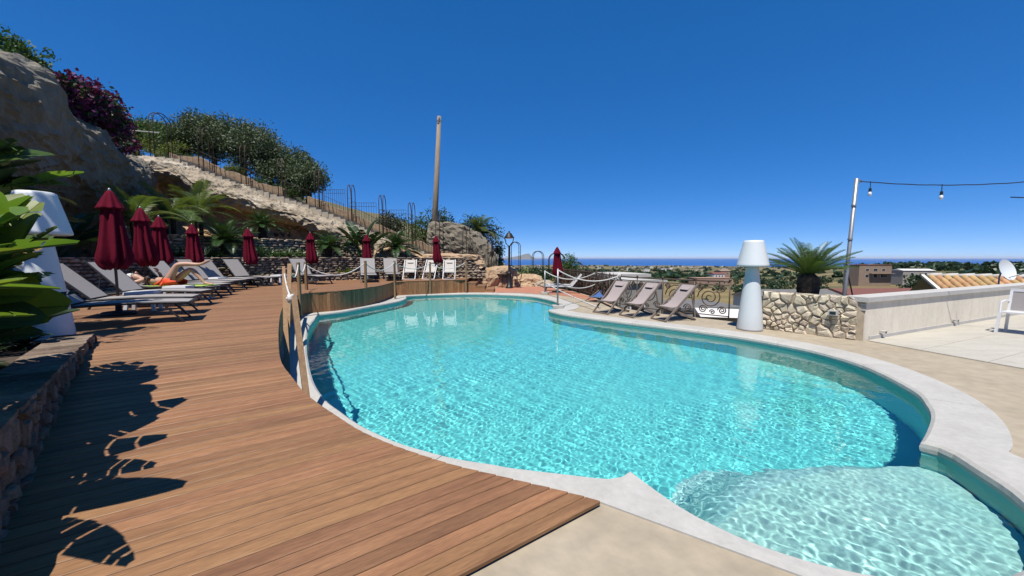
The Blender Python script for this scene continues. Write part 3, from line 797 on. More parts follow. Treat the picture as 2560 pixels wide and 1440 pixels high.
# ------------------------------------------------------------------ hill: cliff, stair rock, stairs, garden wall
def displaced_grid(name, rows, m, parent=None, amp=.35, scale=.5, seed=0., smooth=False):
    """rows: list of equally long lists of Vectors; displaced along the surface normal by fractal noise"""
    nr, nc = len(rows), len(rows[0]); V = []
    for r in range(nr):
        for c in range(nc):
            p = rows[r][c]; a = rows[max(0, r - 1)][c]; b = rows[min(nr - 1, r + 1)][c]; d = rows[r][max(0, c - 1)]; e = rows[r][min(nc - 1, c + 1)]
            n_ = (e - d).cross(b - a); n_ = n_.normalized() if n_.length > 1e-6 else Vector((0, -1, 0))
            f = fbm(p.x + seed, p.y, p.z, scale, 5); ridge = abs(fbm(p.x + 31 + seed, p.y, p.z * 1.6, scale * 1.7, 4))
            vd = noise.voronoi(Vector((p.x * 1.1 + seed, p.y * 1.1, p.z * 1.7)))[0]; crack = max(0., .16 - (vd[1] - vd[0])) / .16
            fine_ = fbm(p.x - seed, p.y + 9, p.z, scale * 4.5, 3)
            V.append(p - n_ * amp * (f * .7 - ridge * .6 + fine_ * .16 + crack * crack * .34 * (0. if amp < .21 else 1.)))
    Fs = [(r * nc + c, (r + 1) * nc + c, (r + 1) * nc + c + 1, r * nc + c + 1) for r in range(nr - 1) for c in range(nc - 1)]
    me = bpy.data.meshes.new(name); me.from_pydata(V, [], Fs); me.materials.append(M[m])
    if smooth: me.polygons.foreach_set('use_smooth', [True] * len(me.polygons))
    bm = bmesh.new(); bm.from_mesh(me); bmesh.ops.recalc_face_normals(bm, faces=bm.faces); bm.to_mesh(me); bm.free()
    return obj(name, me, parent)
def profile_rock(name, top, prof, m, step=.11, sub=9, amp=.3, scale=.55, seed=0, bottom=None):
    """top: path of Vectors (upper edge); prof: list of (out, down) per control row; out is towards the camera side (right of travel)"""
    top = resample(catmull(top, 6), step); rows = []
    n = len(top)
    P2 = catmull([Vector((a, b, 0)) for a, b in prof], sub)
    for q in P2:
        row = []
        for i, p in enumerate(top):
            a = top[max(0, i - 2)]; b = top[min(n - 1, i + 2)]; t = (b - a); t.z = 0; t = t.normalized(); nn = Vector((t.y, -t.x, 0))
            dz = q.y
            if bottom is not None and dz > 0: dz = dz * max(.2, (p.z - bottom)) / prof[-1][1]
            row.append(p + nn * q.x + Vector((0, 0, -dz)))
        rows.append(row)
    return displaced_grid(name, rows, m, None, amp, scale, seed)
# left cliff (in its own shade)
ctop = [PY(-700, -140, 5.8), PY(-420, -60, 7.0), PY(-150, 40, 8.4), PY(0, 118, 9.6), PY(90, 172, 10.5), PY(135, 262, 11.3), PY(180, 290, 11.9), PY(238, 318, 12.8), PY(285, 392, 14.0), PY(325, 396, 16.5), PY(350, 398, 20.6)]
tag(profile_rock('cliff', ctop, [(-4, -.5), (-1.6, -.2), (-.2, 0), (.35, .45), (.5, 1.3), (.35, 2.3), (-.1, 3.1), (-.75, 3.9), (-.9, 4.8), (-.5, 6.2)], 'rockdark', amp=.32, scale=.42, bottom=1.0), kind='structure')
# stair line
SL = [PY(310, 386, 20.8), PY(440, 402, 21), PY(500, 428, 21.2), PY(600, 466, 21.4), PY(690, 493, 21.6), PY(760, 515, 21.7), PY(840, 546, 21.8), PY(905, 573, 21.9), PY(970, 602, 22.0), PY(1060, 636, 22.2), PY(1150, 667, 22.4), PY(1230, 690, 22.5), PY(1300, 707, 22.6)]
SLr = resample(SL, .1)
rk = profile_rock('stair_rock', SL[:9], [(-.4, -.05), (0, 0), (.6, .1), (1.1, .4), (1.2, .8), (.9, 1.1), (.3, 1.25), (-.5, 1.3)], 'rock', amp=.30, scale=.6, seed=9)
tag(rk, kind='structure')
# ochre undercut further down, seen between the plants
tag(profile_rock('undercut_rock', SL[:10], [(.5, .7), (-.1, 1.15), (-.35, 2.0), (-.1, 2.8), (.5, 3.6), (1.3, 4.3)], 'rockorange', amp=.22, scale=.7, seed=4, bottom=2.05), kind='structure')
ob = [PY(880, 575, 21.4), PY(960, 606, 21.4), PY(1050, 640, 21.4), PY(1120, 660, 21.5), PY(1200, 686, 21.6)]
tag(profile_rock('sandstone_bank', ob, [(-.9, -.15), (-.1, -.05), (.35, .15), (.6, .5), (1.1, 1.1), (1.6, 1.9)], 'sandrock', amp=.26, scale=.7, seed=14), kind='structure')
# stairs
stairs = empty('hillside_stairs', kind='structure')
run = .36; u = 0.; acc = 0
mb = MB(); mb.box((0, .62, -.16), (run + .06, 1.3, .32)); stepm = mb.mesh('stair_step', 'step')
Ls = (len(SLr) - 1) * .1; k = 0
while u < Ls - .3:
    p = SLr[int((u + run / 2) / .1)]
    if p.x > -18.7:
        o = obj('stair_step', stepm, stairs, (p.x, p.y - .02 + rnd.uniform(-.02, .02), p.z + .10 + rnd.uniform(-.01, .01))); o.rotation_euler.z = rnd.uniform(-.02, .02); o.scale.x = rnd.uniform(.98, 1.06)
    u += run; k += 1
# garden wall behind the stairs, in two stretches
def gwall(name, label, x0, x1, hgt, dy=1.32):
    pts = [p for p in SLr if x0 <= p.x <= x1][::3]; mb = MB(); n = len(pts)
    for p in pts:
        w = .05 * math.sin(p.x * 3.1) + .04 * math.sin(p.x * 7.7)
        for (y, z) in ((0, -.6), (-.03, hgt * .5), (.0, hgt + w), (.22, hgt + w + .02), (.3, -.6)): mb.v.append((p.x, p.y + dy + y + .04 * math.sin(p.x * 5), p.z + z))
    for i in range(n - 1):
        for c in range(4): mb.f.append((i * 5 + c, i * 5 + 5 + c, i * 5 + 6 + c, i * 5 + 1 + c))
    mb.f.append((0, 1, 2, 3, 4)); mb.f.append(tuple((n - 1) * 5 + c for c in (4, 3, 2, 1, 0)))
    return tag(mb.build(name, 'gardenwall'), label, 'wall')
gwall('garden_wall', 'upper stretch of low ochre wall edging the hillside stairs', -19.4, -13.3, .55)
gwall('garden_wall', 'lower stretch of low ochre wall edging the hillside stairs', -12.1, .2, .55)
# hillside ground behind the stairs
rows = []
for j in range(14):
    y = 22.6 + j * 3.2; row = []
    for i in range(50):
        x = -60 + i * 1.28
        zz = np.interp(x, [-60, -30, -19, -4.4, 0, 2.8], [11, 9, 7.0, 1.9, .4, -1.5])
        row.append(Vector((x, y + (.8 if x > -6 else 0), zz - .25 + .03 * (y - 22.6) - (0 if x < -8 else .35 * sstep((x + 8) / 6) * (y - 22.6)))))
    rows.append(row)
tag(displaced_grid('hillside', rows, 'hill', None, .25, .3, 3), kind='structure')
# back of the cliff: plateau
rows = [[Vector((p.x - 3.2 - 7 * j, p.y + 1.5 * j, p.z + .25 - .1 * j)) for p in resample(catmull(ctop, 3), .8)] for j in range(3)]
tag(displaced_grid('plateau', rows, 'hill', None, .2, .4, 5), kind='structure')
# grey rock wall and boulders near the lamp post
def boulder(name, label, c, s, m, seed, amp=.28, sub=4, flat=.2, cat='rock', group=None, rz=0.):
    bm = bmesh.new(); bmesh.ops.create_icosphere(bm, subdivisions=sub, radius=1)
    for v in bm.verts:
        d = v.co.normalized(); bl = 1 / max(abs(d.x), abs(d.y), abs(d.z)); v.co = d * (1 + (bl - 1) * .45)
        f = fbm(d.x + seed, d.y - seed, d.z, 1.1, 5); r_ = abs(fbm(d.x * 1.5 + seed, d.y, d.z * 2 + 5, 1.6, 4))
        v.co *= 1 + amp * f - amp * .6 * r_
        v.co = Vector((v.co.x * s[0], v.co.y * s[1], v.co.z * s[2]))
        if v.co.z < -flat * s[2]: v.co.z = -flat * s[2]
    me = bpy.data.meshes.new(name); bm.to_mesh(me); bm.free(); me.materials.append(M[m])
    o = obj(name, me, None, c); o.rotation_euler.z = rz; return tag(o, label, cat, group)
# tall weathered rock to the right of the utility pole
rt = [PY(1072, 556, 24.6), PY(1100, 557, 24.4), PY(1160, 562, 24.2), PY(1200, 590, 24.0), PY(1228, 622, 24.0), PY(1246, 655, 24.0), PY(1252, 690, 24.2)]
tag(profile_rock('rock_outcrop', rt, [(-2.4, .35), (-1.0, .1), (-.15, 0), (.2, .25), (.35, 1.2), (.1, 2.1), (-.1, 2.9), (.3, 4.2)], 'rockdark', step=.10, sub=9, amp=.26, scale=.7, seed=22), kind='structure')
sp_ = P(1232, 716); boulder('sandstone_boulder', 'big orange sandstone boulder behind the iron cafe table', (sp_.x + .15, 21.9, .05), (1.35, 1.0, 1.15), 'sandrock', 3.3)
boulder('sandstone_boulder', 'orange sandstone slab against the end of the rubble wall', (-1.35, 21.4, 0), (.75, .8, .8), 'sandrock', 8.8)
boulder('sandstone_boulder', 'long flat sandstone ledge above the deck chairs', (-3.3, 21.3, 1.35), (1.7, .7, .5), 'sandrock', 12.8, amp=.2)
boulder('pale_boulder', 'pale rounded boulder to the right of the street lamp', (.85, 22.2, 0), (1.0, .7, .62), 'sandrock', 5.1)
boulder('pale_boulder', 'small pale boulder low at the terrace edge near the iron arches', (1.75, 22.0, -.05), (.7, .55, .35), 'rock', 6.4)

# ================================================================== OBJECTS
ORD = ['first', 'second', 'third', 'fourth', 'fifth', 'sixth', 'seventh', 'eighth', 'ninth', 'tenth', 'eleventh', 'twelfth', 'thirteenth']
def deck_tilt(o, heading):
    """sit a thing on the (gently ramped) deck: heading = azimuth of its local +x"""
    x, y = o.location.x, o.location.y; e = .4
    n_ = Vector((-(deck_z(x + e, y) - deck_z(x - e, y)) / (2 * e), -(deck_z(x, y + e) - deck_z(x, y - e)) / (2 * e), 1)).normalized()
    fx = Vector((math.sin(R(heading)), math.cos(R(heading)), 0)); fx = (fx - n_ * fx.dot(n_)).normalized(); fy = n_.cross(fx)
    o.rotation_euler = Matrix((fx, fy, n_)).transposed().to_euler()
    o.location.z = deck_z(x, y) + .002
# ------------------------------------------------------------------ grey sun loungers
def lounger(label, back=50., group='grey sun loungers on the deck'):
    root = empty('sun_lounger', label=label, cat='sun lounger', group=group)
    zs_ = lambda x: .295 + .03 * math.sin(pi * (x + .55) / 1.6) if x > -.35 else .295 + .03 * math.sin(pi * .2 / 1.6)
    hx = -.30; xs_ = [hx + (1.0 - hx) * k / 8 for k in range(9)]
    for s in (-1, 1):
        mb = MB(); mb.tube([(-.95, s * .315, .27), (-.6, s * .315, .285)] + [(x, s * .315, zs_(x)) for x in xs_], .02, 6); mb.build('side_rail', 'anthracite', root, True)
    mb = MB(); n = len(xs_)
    for x in xs_:
        for y in (-.30, .30): mb.v += [(x, y, zs_(x) + .012), (x, y, zs_(x) - .004)]
    for i in range(n - 1):
        a = i * 4; mb.f += [(a, a + 4, a + 6, a + 2), (a + 1, a + 3, a + 7, a + 5), (a, a + 1, a + 5, a + 4), (a + 2, a + 6, a + 7, a + 3)]
    mb.f += [(0, 2, 3, 1), (n * 4 - 4, n * 4 - 3, n * 4 - 1, n * 4 - 2)]
    mb.build('seat', 'sling', root)
    mb = MB(); mb.bar((1.0, -.33, zs_(1.0)), (1.0, .33, zs_(1.0)), .04); mb.build('foot_bar', 'anthracite', root)
    ca, sa = math.cos(R(back)), math.sin(R(back)); bl = .80
    h = Vector((hx, 0, zs_(hx) + .012)); d = Vector((-ca, 0, sa)); up = Vector((sa, 0, ca))
    mb = MB(); m_ = Matrix((d, Vector((0, 1, 0)), up)).transposed()
    mb.box(h + d * (bl / 2 + .012) + up * .006, (bl - .03, .60, .014), mtx=m_); mb.build('backrest', 'sling', root)
    mb = MB(); t = h + d * bl
    mb.tube([h + Vector((0, -.315, 0)), t + Vector((0, -.315, 0)), t + Vector((0, .315, 0)), h + Vector((0, .315, 0))], .018, 6); mb.build('back_frame', 'anthracite', root)
    if back > 15:
        for s in (-1, 1):
            mb = MB(); mb.bar(h + d * .5 + Vector((0, s * .29, -.01)), (hx - .42, s * .29, .28), .018); mb.build('back_prop', 'anthracite', root)
    for s in (-1, 1):
        for (x0, x1) in ((.66, .92), (-.72, -.86)):
            mb = MB(); mb.bar((x0, s * .315, zs_(x0) if x0 > 0 else .28), (x1, s * .315, .0), .045, .022); mb.build('leg', 'anthracite', root)
    return root
LW = ['grey sun lounger nearest the camera, half hidden by the white lamp', 'grey sun lounger just behind the nearest one, in umbrella shade', 'third grey sun lounger from the front, its back lit along one edge', 'flat grey sun lounger on which the person lies',
      'raised grey sun lounger right behind the sunbathing person', 'sixth grey sun lounger from the front, beyond the sunbather', 'seventh grey sun lounger from the front, behind the raised knees', 'eighth grey sun lounger, behind a low white side table',
      'ninth grey sun lounger, with a burgundy umbrella at its head', 'grey sun lounger seen between the leaning wooden posts', 'grey sun lounger left of the sixth wooden post, facing the pool', 'grey sun lounger half in umbrella shade, last before the deck chairs']
# foot-end pixel (on the seat end), heading, back angle
LP = [(468, 804, 57, 47), (478, 786, 62, 47), (499, 766, 74, 48), (514, 751, 86, 4), (541, 742, 88, 48), (550, 734, 90, 50), (584, 727, 92, 52), (614, 721, 94, 52), (668, 716, 99, 52), (796, 712, 118, 54), (903, 707, 158, 56), (966, 703, 158, 56)]
LOUNGE = []
proto = {}
for i, (px, py, hd, bk) in enumerate(LP):
    if bk not in proto:
        o = lounger(LW[i], bk); register(o); proto[bk] = o
    else: o = copy_tree(proto[bk], label=LW[i])
    f = on_deck(px, py); fx = Vector((math.sin(R(hd)), math.cos(R(hd))))
    c = f.to_2d() - fx * .95 + Vector((-fx.y, fx.x)) * .30
    o.location = (c.x, c.y, 0); deck_tilt(o, hd); LOUNGE.append(o)

# ------------------------------------------------------------------ closed umbrellas
def umbrella(label, seed):
    rg = random.Random(seed); root = empty('closed_umbrella', label=label, cat='umbrella', group='closed burgundy umbrellas')
    mb = MB(); mb.tube([(0, 0, 0), (0, 0, 2.16)], .021, 8); mb.build('pole', 'anthracite', root, True)
    ph = [rg.uniform(-.25, .25) for _ in range(8)]; sx, sy = rg.uniform(.02, .10), rg.uniform(-.05, .05)
    pr = [(.04, 2.13), (.08, 2.05), (.115, 1.93), (.125, 1.80), (.14, 1.62), (.16, 1.42), (.185, 1.2), (.205, 1.0), (.195, .90), (.16, .845), (.08, .83)]
    am = [.1, .14, .18, .2, .2, .22, .24, .26, .28, .28, .2]
    mb = MB(); n = 56; o = 0
    for j, (r, z) in enumerate(pr):
        t = (2.1 - z) / 1.25
        for k in range(n):
            a = 2 * pi * k / n; f = math.cos(8 * a + ph[int(k / 7)] * 1.2 + .4 * math.sin(3 * a + j * .3)); w = 1 + am[j] * f + .09 * math.sin(2 * a + j * .5 + seed) + .07 * math.sin(13 * a + j * .35 + seed * 2)
            zz = z + (.05 * math.cos(8 * a + .5) if 6 < j < 10 else 0)
            mb.v.append((r * w * math.cos(a) + sx * t * t, r * w * math.sin(a) + sy * t * t, zz))
    for j in range(len(pr) - 1):
        for k in range(n): mb.f.append((j * n + (k + 1) % n, j * n + k, (j + 1) * n + k, (j + 1) * n + (k + 1) % n))
    mb.build('canopy', 'burgundy', root, True)
    mb = MB(); n = 48; pr2 = [(.03, 2.185), (.06, 2.14), (.115, 2.02), (.165, 1.90), (.185, 1.865), (.17, 1.86)]
    mb.lathe(pr2, n, mod=lambda a, j: 1 + (.03 + .05 * j * .6) * math.cos(8 * a + .3)); me = mb.build('vent_cap', 'burgundy', root, True)
    mb = MB(); mb.lathe([(.012, 2.17), (.022, 2.19), (.022, 2.21), (.008, 2.23)], 10); mb.build('finial', 'steel', root, True)
    mb = MB()
    for k in range(8):
        a = 2 * pi * k / 8; mb.bar((.11 * math.cos(a) + sx, .11 * math.sin(a) + sy, .80), (.14 * math.cos(a) + sx, .14 * math.sin(a) + sy, .92), .012)
    mb.build('rib_tips', 'anthracite', root)
    mb = MB(); mb.lathe([(.24, 0), (.24, .045), (.22, .055), (.05, .07), (.035, .30), (.024, .31)], 20); mb.build('base', 'anthracite', root, True)
    return root
UW = ['closed burgundy umbrella nearest the camera at the left', 'second closed burgundy umbrella from the left', 'third closed burgundy umbrella, tucked behind the second one', 'fourth closed burgundy umbrella, behind the sunbathing person', 'fifth closed burgundy umbrella from the left',
      'sixth closed burgundy umbrella, left of the roped wooden posts', 'seventh closed burgundy umbrella, above the two pool-facing loungers', 'closed burgundy umbrella behind the three beige deck chairs']
UP = [(273, 472), (350, 517), (396, 539), (479, 559), (619, 569), (775, 580), (916, 585), (1090, 588)]
for i, (px, py) in enumerate(UP):
    o = umbrella(UW[i], i + 1); uh = 2.20 if i < 3 else 2.10; g = by_top(px, py, uh); o.location = g; o.scale = (.97, .97, uh / 2.22); o.rotation_euler.z = rnd.uniform(-.4, .4)
    if i == 0: o.rotation_euler.x = .0
o = umbrella('closed burgundy umbrella standing alone beside the striped loungers', 31); p = PY(1393, 615, 18.2); o.location = (p.x, 18.2, -.02); o.scale = (1.02, 1.02, p.z / 2.22)

# ------------------------------------------------------------------ sling deck chairs
def deck_chair(label, wood, cloth, group, name='deck_chair', w=.56):
    root = empty(name, label=label, cat='deck chair', group=group)
    A0, A1 = Vector((.46, 0, .02)), Vector((-.50, 0, .93)); B0, B1 = Vector((-.52, 0, .02)), Vector((.34, 0, .36))
    for s in (-1, 1):
        mb = MB(); y = Vector((0, s * w / 2, 0)); mb.bar(A0 + y, A1 + y, .028, .05); mb.build('back_rail', wood, root)
        y2 = Vector((0, s * (w / 2 - .045), 0)); mb = MB(); mb.bar(B0 + y2, B1 + y2, .026, .045); mb.build('seat_rail', wood, root)
        mb = MB(); mb.bar(Vector((-.30, s * (w / 2 + .022), .72)), Vector((-.44, s * (w / 2 + .022), .10)), .02, .035); mb.build('prop', wood, root)
    for (p, ww) in ((A0 + Vector((-.02, 0, .01)), w), (A1 + Vector((.02, 0, -.02)), w), (B0 + Vector((.02, 0, .0)), w - .09), (B1, w - .09)):
        mb = MB(); mb.bar(p - Vector((0, ww / 2, 0)), p + Vector((0, ww / 2, 0)), .032); mb.build('cross_bar', wood, root)
    a, b = A1 + Vector((.035, 0, -.015)), B1 + Vector((0, 0, .02)); mb = MB(); n = 12
    for i in range(n + 1):
        t = i / n; p = a.lerp(b, t); sag = .16 * math.sin(pi * t ** 1.35); q = p + Vector((-.25 * sag, 0, -sag))
        for y in (-w / 2 + .05, w / 2 - .05): mb.v += [(q.x, y, q.z), (q.x - .006, y, q.z - .006)]
    for i in range(n):
        k = i * 4; mb.f += [(k, k + 4, k + 6, k + 2), (k + 1, k + 3, k + 7, k + 5), (k, k + 1, k + 5, k + 4), (k + 2, k + 6, k + 7, k + 3)]
    mb.f += [(0, 2, 3, 1), (n * 4, n * 4 + 1, n * 4 + 3, n * 4 + 2)]
    mb.build('sling', cloth, root)
    d = (b - a).normalized(); p = a + d * .13; mb = MB(); m_ = Matrix((Vector((0, 1, 0)), d, Vector((0, 1, 0)).cross(d))).transposed()
    up = Vector((0, 1, 0)).cross(d); up = up if up.z > 0 else -up
    mb.box(p + up * .012 + Vector((-.03, 0, -.03)), (w * .52, .15, .03), mtx=m_); mb.build('head_cushion', cloth, root)
    mb = MB(); mb.box(p + d * .085 + up * .022 + Vector((-.035, 0, -.035)), (w * .42, .018, .02), mtx=m_); mb.build('cushion_strap', 'black', root)
    return root
DCL = ['taupe sling deck chair beside the railing, farthest from the white lamp', 'middle one of the three taupe sling deck chairs by the railing', 'taupe sling deck chair nearest the white floor lamp']
dcr = None
for i, (a, b) in enumerate([((1482, 780), (1520, 786)), ((1546, 787), (1584, 795)), ((1626, 796), (1664, 805))]):
    pa, pb = P(*a, .0), P(*b, .0); m_ = (pa + pb) / 2; t = (pb - pa).normalized(); hd = math.atan2(-t.x, t.y)   # local +x perpendicular to the front bar
    if dcr is None: dcr = register(deck_chair(DCL[0], 'chairwood', 'chairsling', 'taupe deck chairs by the railing')); o = dcr
    else: o = copy_tree(dcr, label=DCL[i])
    az = math.atan2(t.y, t.x) - pi / 2
    fx = Vector((math.cos(az), math.sin(az), 0)); o.location = m_ - fx * .46; o.rotation_euler.z = az; o.location.z = -.012 - .005
FCL = ['white framed deck chair left of the three on the far end of the deck', 'white framed deck chair in the middle, behind a rope post', 'white framed deck chair right of the three, under the far umbrella']
fc = None
for i, px in enumerate([1022, 1070, 1122]):
    f = on_deck(px, 698.5)
    if fc is None: fc = register(deck_chair(FCL[0], 'white', 'beigesling', 'white framed deck chairs')); o = fc
    else: o = copy_tree(fc, label=FCL[i])
    az = R(-90 + (8, -2, 6)[i]); fx = Vector((math.cos(az), math.sin(az), 0)); o.location = f - fx * .46; o.rotation_euler.z = az; o.location.z = .58
# blue folding chair beyond the deck chairs, partly hidden
o = deck_chair('blue sling deck chair folded low behind the taupe deck chairs', 'chairwood', 'blue', None, w=.6); p = P(1500, 752); o.location = (p.x, p.y, -.015); o.rotation_euler.z = dcr.rotation_euler.z + .1; o.scale = (1.1, 1, .5)

# ------------------------------------------------------------------ striped loungers on the terracotta terrace
def slat_lounger(label):
    root = empty('slatted_lounger', label=label, cat='sun lounger', group='slatted loungers on the terracotta terrace')
    for s in (-1, 1):
        mb = MB(); mb.bar((-.9, s * .28, .26), (.95, s * .28, .28), .03, .05); mb.build('side_rail', 'anthracite', root)
        for x in (-.75, .8):
            mb = MB(); mb.bar((x, s * .28, .26), (x + .08, s * .28, 0), .04, .03); mb.build('leg', 'anthracite', root)
    for k in range(4):
        mb = MB(); mb.box((.30, -.21 + k * .14, .31), (1.25, .075, .02)); mb.build('seat_slat', 'white', root)
        a = Vector((-.34, -.21 + k * .14, .32)); mb = MB(); mb.bar(a, a + Vector((-.45, 0, .55)), .075, .02, up=Vector((0, 1, 0))); mb.build('back_slat', 'white', root)
    mb = MB(); mb.bar((-.62, -.29, .62), (-.62, .29, .62), .03); mb.build('back_bar', 'anthracite', root)
    return root
sl1 = register(slat_lounger('white slatted lounger on the terracotta terrace, nearer one')); p = P(1366, 735); sl1.location = (p.x + .85, 17.6, 0); sl1.rotation_euler.z = R(180 - 8)
o = copy_tree(sl1, label='white slatted lounger on the terracotta terrace, farther one'); o.location = (p.x + 1.0, 18.75, 0); o.rotation_euler.z = R(180 - 8)

# ------------------------------------------------------------------ roped timber posts
POST = [((733, 728), (752, 966)), ((709, 668), (717, 915)), ((724, 662), (729, 850)), ((745, 656), (752, 793)), ((763, 655), (769, 772)), ((913, 652), (916, 763)), ((986, 652), (988, 747)), ((1075, 655), (1076, 735)), ((1165, 652), (1165, 732))]
PL_ = ['nearest timber rope post at the low end of the deck, with the rope knot', 'second timber rope post from the camera, broad and leaning', 'third timber rope post from the camera', 'fourth timber rope post from the camera', 'timber rope post at the inner corner of the pool edge',
       'timber rope post standing midway along the curved deck skirt', 'timber rope post where the curved skirt meets the straight one', 'timber rope post in the middle of the straight far skirt', 'timber rope post at the far end of the deck by the steps']
tops = []
for i, ((tx, ty), (bx, by)) in enumerate(POST):
    if i < 3:      # posts seen over the deck edge: stand them just outside that edge
        q = [on_deck(750, 972), on_deck(697, 880), on_deck(697, 812)][i]; top_z = deck_z(q.x, q.y) + (.86, .86, .86)[i]
        d = ray(tx, ty); t = (top_z - H) / d.z; tp_ = Vector((d.x * t, d.y * t, top_z)); b = Vector((q.x + .06, q.y + .04, 0))
    else:
        b = P(bx, by, .0); d = ray(tx, ty); t = b.y / d.y; tp_ = Vector((d.x * t, d.y * t, H + d.z * t))
    mb = MB(); w = (.058, .068, .075, .08)[min(i, 3)]
    mb.bar(b - Vector((0, 0, .02)) - b, tp_ - b, w, w * .8)
    o = tag(mb.build('rope_post', 'post', loc=b), PL_[i], 'post', 'timber rope posts'); tops.append(tp_)
def rope(name, label, a, b, sag, r=.016, group='white barrier ropes', n=16):
    a, b = Vector(a), Vector(b); mb = MB()
    mb.tube([a.lerp(b, k / n) - Vector((0, 0, sag * 4 * (k / n) * (1 - k / n))) for k in range(n + 1)], r, 7)
    return tag(mb.build(name, 'rope', smooth=True), label, 'rope', group)
RL = ['white rope rising from the knotted nearest post', 'white rope between the second and third timber posts', 'white rope between the third and fourth timber posts', 'short white rope just left of the pool corner post', 'longest white rope, sagging in front of the loungers and stone wall', 'white rope in front of the two pool-facing loungers', 'white rope in front of the left deck chair at the far end', 'white rope at the far right end of the deck']
for i in range(8):
    a = tops[i] - Vector((0, 0, .08 if i else .10)); b = tops[i + 1] - Vector((0, 0, .06))
    rope('barrier_rope', RL[i], a, b, (.16, .22, .25, .22, .38, .28, .24, .26)[i])
mb = MB(); kp = tops[0] - Vector((0, .03, .08))
for k in range(3):
    aa = k * 1.1; mb.tube([kp + Vector((.045 * math.cos(t) * math.cos(aa), .045 * math.sin(t), .045 * math.cos(t) * math.sin(aa))) for t in [2 * pi * q / 14 for q in range(14)]], .02, 7, closed=True)
tag(mb.build('rope_knot', 'rope', smooth=True), 'white rope knot tied on the nearest timber post', 'rope knot')

# steel posts with ropes round the terrace step
def steel_post(px, py, top, label, base=True):
    b = P(px, py, 0.); root = empty('steel_post', b, label=label, cat='post', group='steel rope posts')
    h = PY(px, top, b.y).z
    mb = MB(); mb.tube([(0, 0, .05), (0, 0, h)], .028, 10); mb.build('tube', 'steel', root, True)
    mb = MB(); mb.lathe([(.05, .09), (.05, .10), (.03, .105)], 10); mb.build('flange', 'steel', root)
    if base:
        mb = MB(); mb.box((0, 0, .045), (.34, .34, .09)); mb.build('base_block', 'coping', root)
    return b + Vector((0, 0, h - .04))
s1 = steel_post(1394, 770, 672, 'steel rope post on a white block at the tip of the coping')
s2 = steel_post(1362, 735, 676, 'steel rope post left of the slatted loungers')
s3 = Vector((RAIL[19].x - .05, RAIL[19].y, 1.02)); s4 = Vector((RAIL[27].x - .05, RAIL[27].y, 1.0))
rope('barrier_rope', 'upper white rope from the left steel post to the railing', s2, s4, .30, .02)
rope('barrier_rope', 'upper white rope from the coping steel post to the railing', s1, s3, .26, .02)
rope('barrier_rope', 'lower white rope running from the left steel post down to the coping', s2 - Vector((0, 0, .5)), P(1500, 770, .12), .05, .02)
rope('barrier_rope', 'lower white rope from the coping steel post to the brushwood fence', s1 - Vector((0, 0, .42)), s4 - Vector((0, 0, .45)), .16, .02)
mb = MB()
for k in range(3): mb.tube([s3 + Vector((.05 * math.cos(t) * math.cos(k), .05 * math.cos(t) * math.sin(k), .06 * math.sin(t))) for t in [2 * pi * q / 12 for q in range(12)]], .02, 6, closed=True)
mb.tube([s3, s3 - Vector((0, 0, .2))], .02, 6)
tag(mb.build('rope_knot', 'rope', smooth=True), 'white rope knot tied to the bronze railing', 'rope knot')

# ------------------------------------------------------------------ giant white floor lamps
def floor_lamp(label, loc):
    root = empty('floor_lamp', loc, label=label, cat='lamp', group='giant white floor lamps')
    mb = MB(); mb.lathe([(.245, 0), (.258, .012), (.26, .04), (.235, .35), (.195, .75), (.155, 1.1), (.13, 1.32), (.122, 1.44)], 40); mb.build('stem', 'lamp', root, True)
    mb = MB(); mb.lathe([(.10, 1.435), (.29, 1.425), (.312, 1.432), (.318, 1.45), (.312, 1.475), (.25, 1.75), (.203, 1.95), (.196, 1.985), (.17, 2.0), (.05, 2.005)], 40); mb.build('shade', 'lamp', root, True)
    return root
lp = P(1888, 827); floor_lamp('giant white floor lamp standing beside the pool coping', (lp.x, lp.y + .2, -.011))
fl_ = floor_lamp('giant white floor lamp among banana leaves in the left planter', (-5.65, 4.62, .62)); fl_.scale = (.88, .88, .88)

# ------------------------------------------------------------------ bronze scroll railing
rail = empty('scroll_railing', (0, 0, 0), label='bronze scroll railing along the terrace edge behind the deck chairs', cat='railing')
rr = resample(RAIL, .08)
for zz, rad in ((1.0, .022), (.10, .014), (.90, .012)):
    mb = MB(); mb.tube([(p.x, p.y, zz) for p in rr[::2]], rad, 6); mb.build('rail', 'ironbrown', rail, True)
def spiral(r0, turns, n=34): return [((r0 * (1 - .88 * k / n)) * math.cos(2 * pi * turns * k / n), (r0 * (1 - .88 * k / n)) * math.sin(2 * pi * turns * k / n)) for k in range(n + 1)]
nseg = 13
for q in range(nseg + 1):
    p = rr[min(len(rr) - 1, int(q * (len(rr) - 1) / nseg))]; mb = MB(); mb.tube([(0, 0, -.02), (0, 0, 1.0)], .018, 6); mb.lathe([(.03, 1.01), (.035, 1.04), (.02, 1.07), (.005, 1.08)], 8)
    mb.build('baluster', 'ironbrown', rail, True, (p.x, p.y, 0))
def scroll(name, u, z, r0, turns, flip, rad=.015):
    i = min(len(rr) - 2, max(0, int(u / .08))); p = rr[i]; t = (rr[i + 1] - rr[i]).normalized(); mb = MB()
    mb.tube([(x * flip * t.x, x * flip * t.y, y) for x, y in spiral(r0, turns)], rad, 5); mb.build(name, 'ironbrown', rail, True, (p.x, p.y, z))
Lr = (len(rr) - 1) * .08; sl_ = Lr / nseg
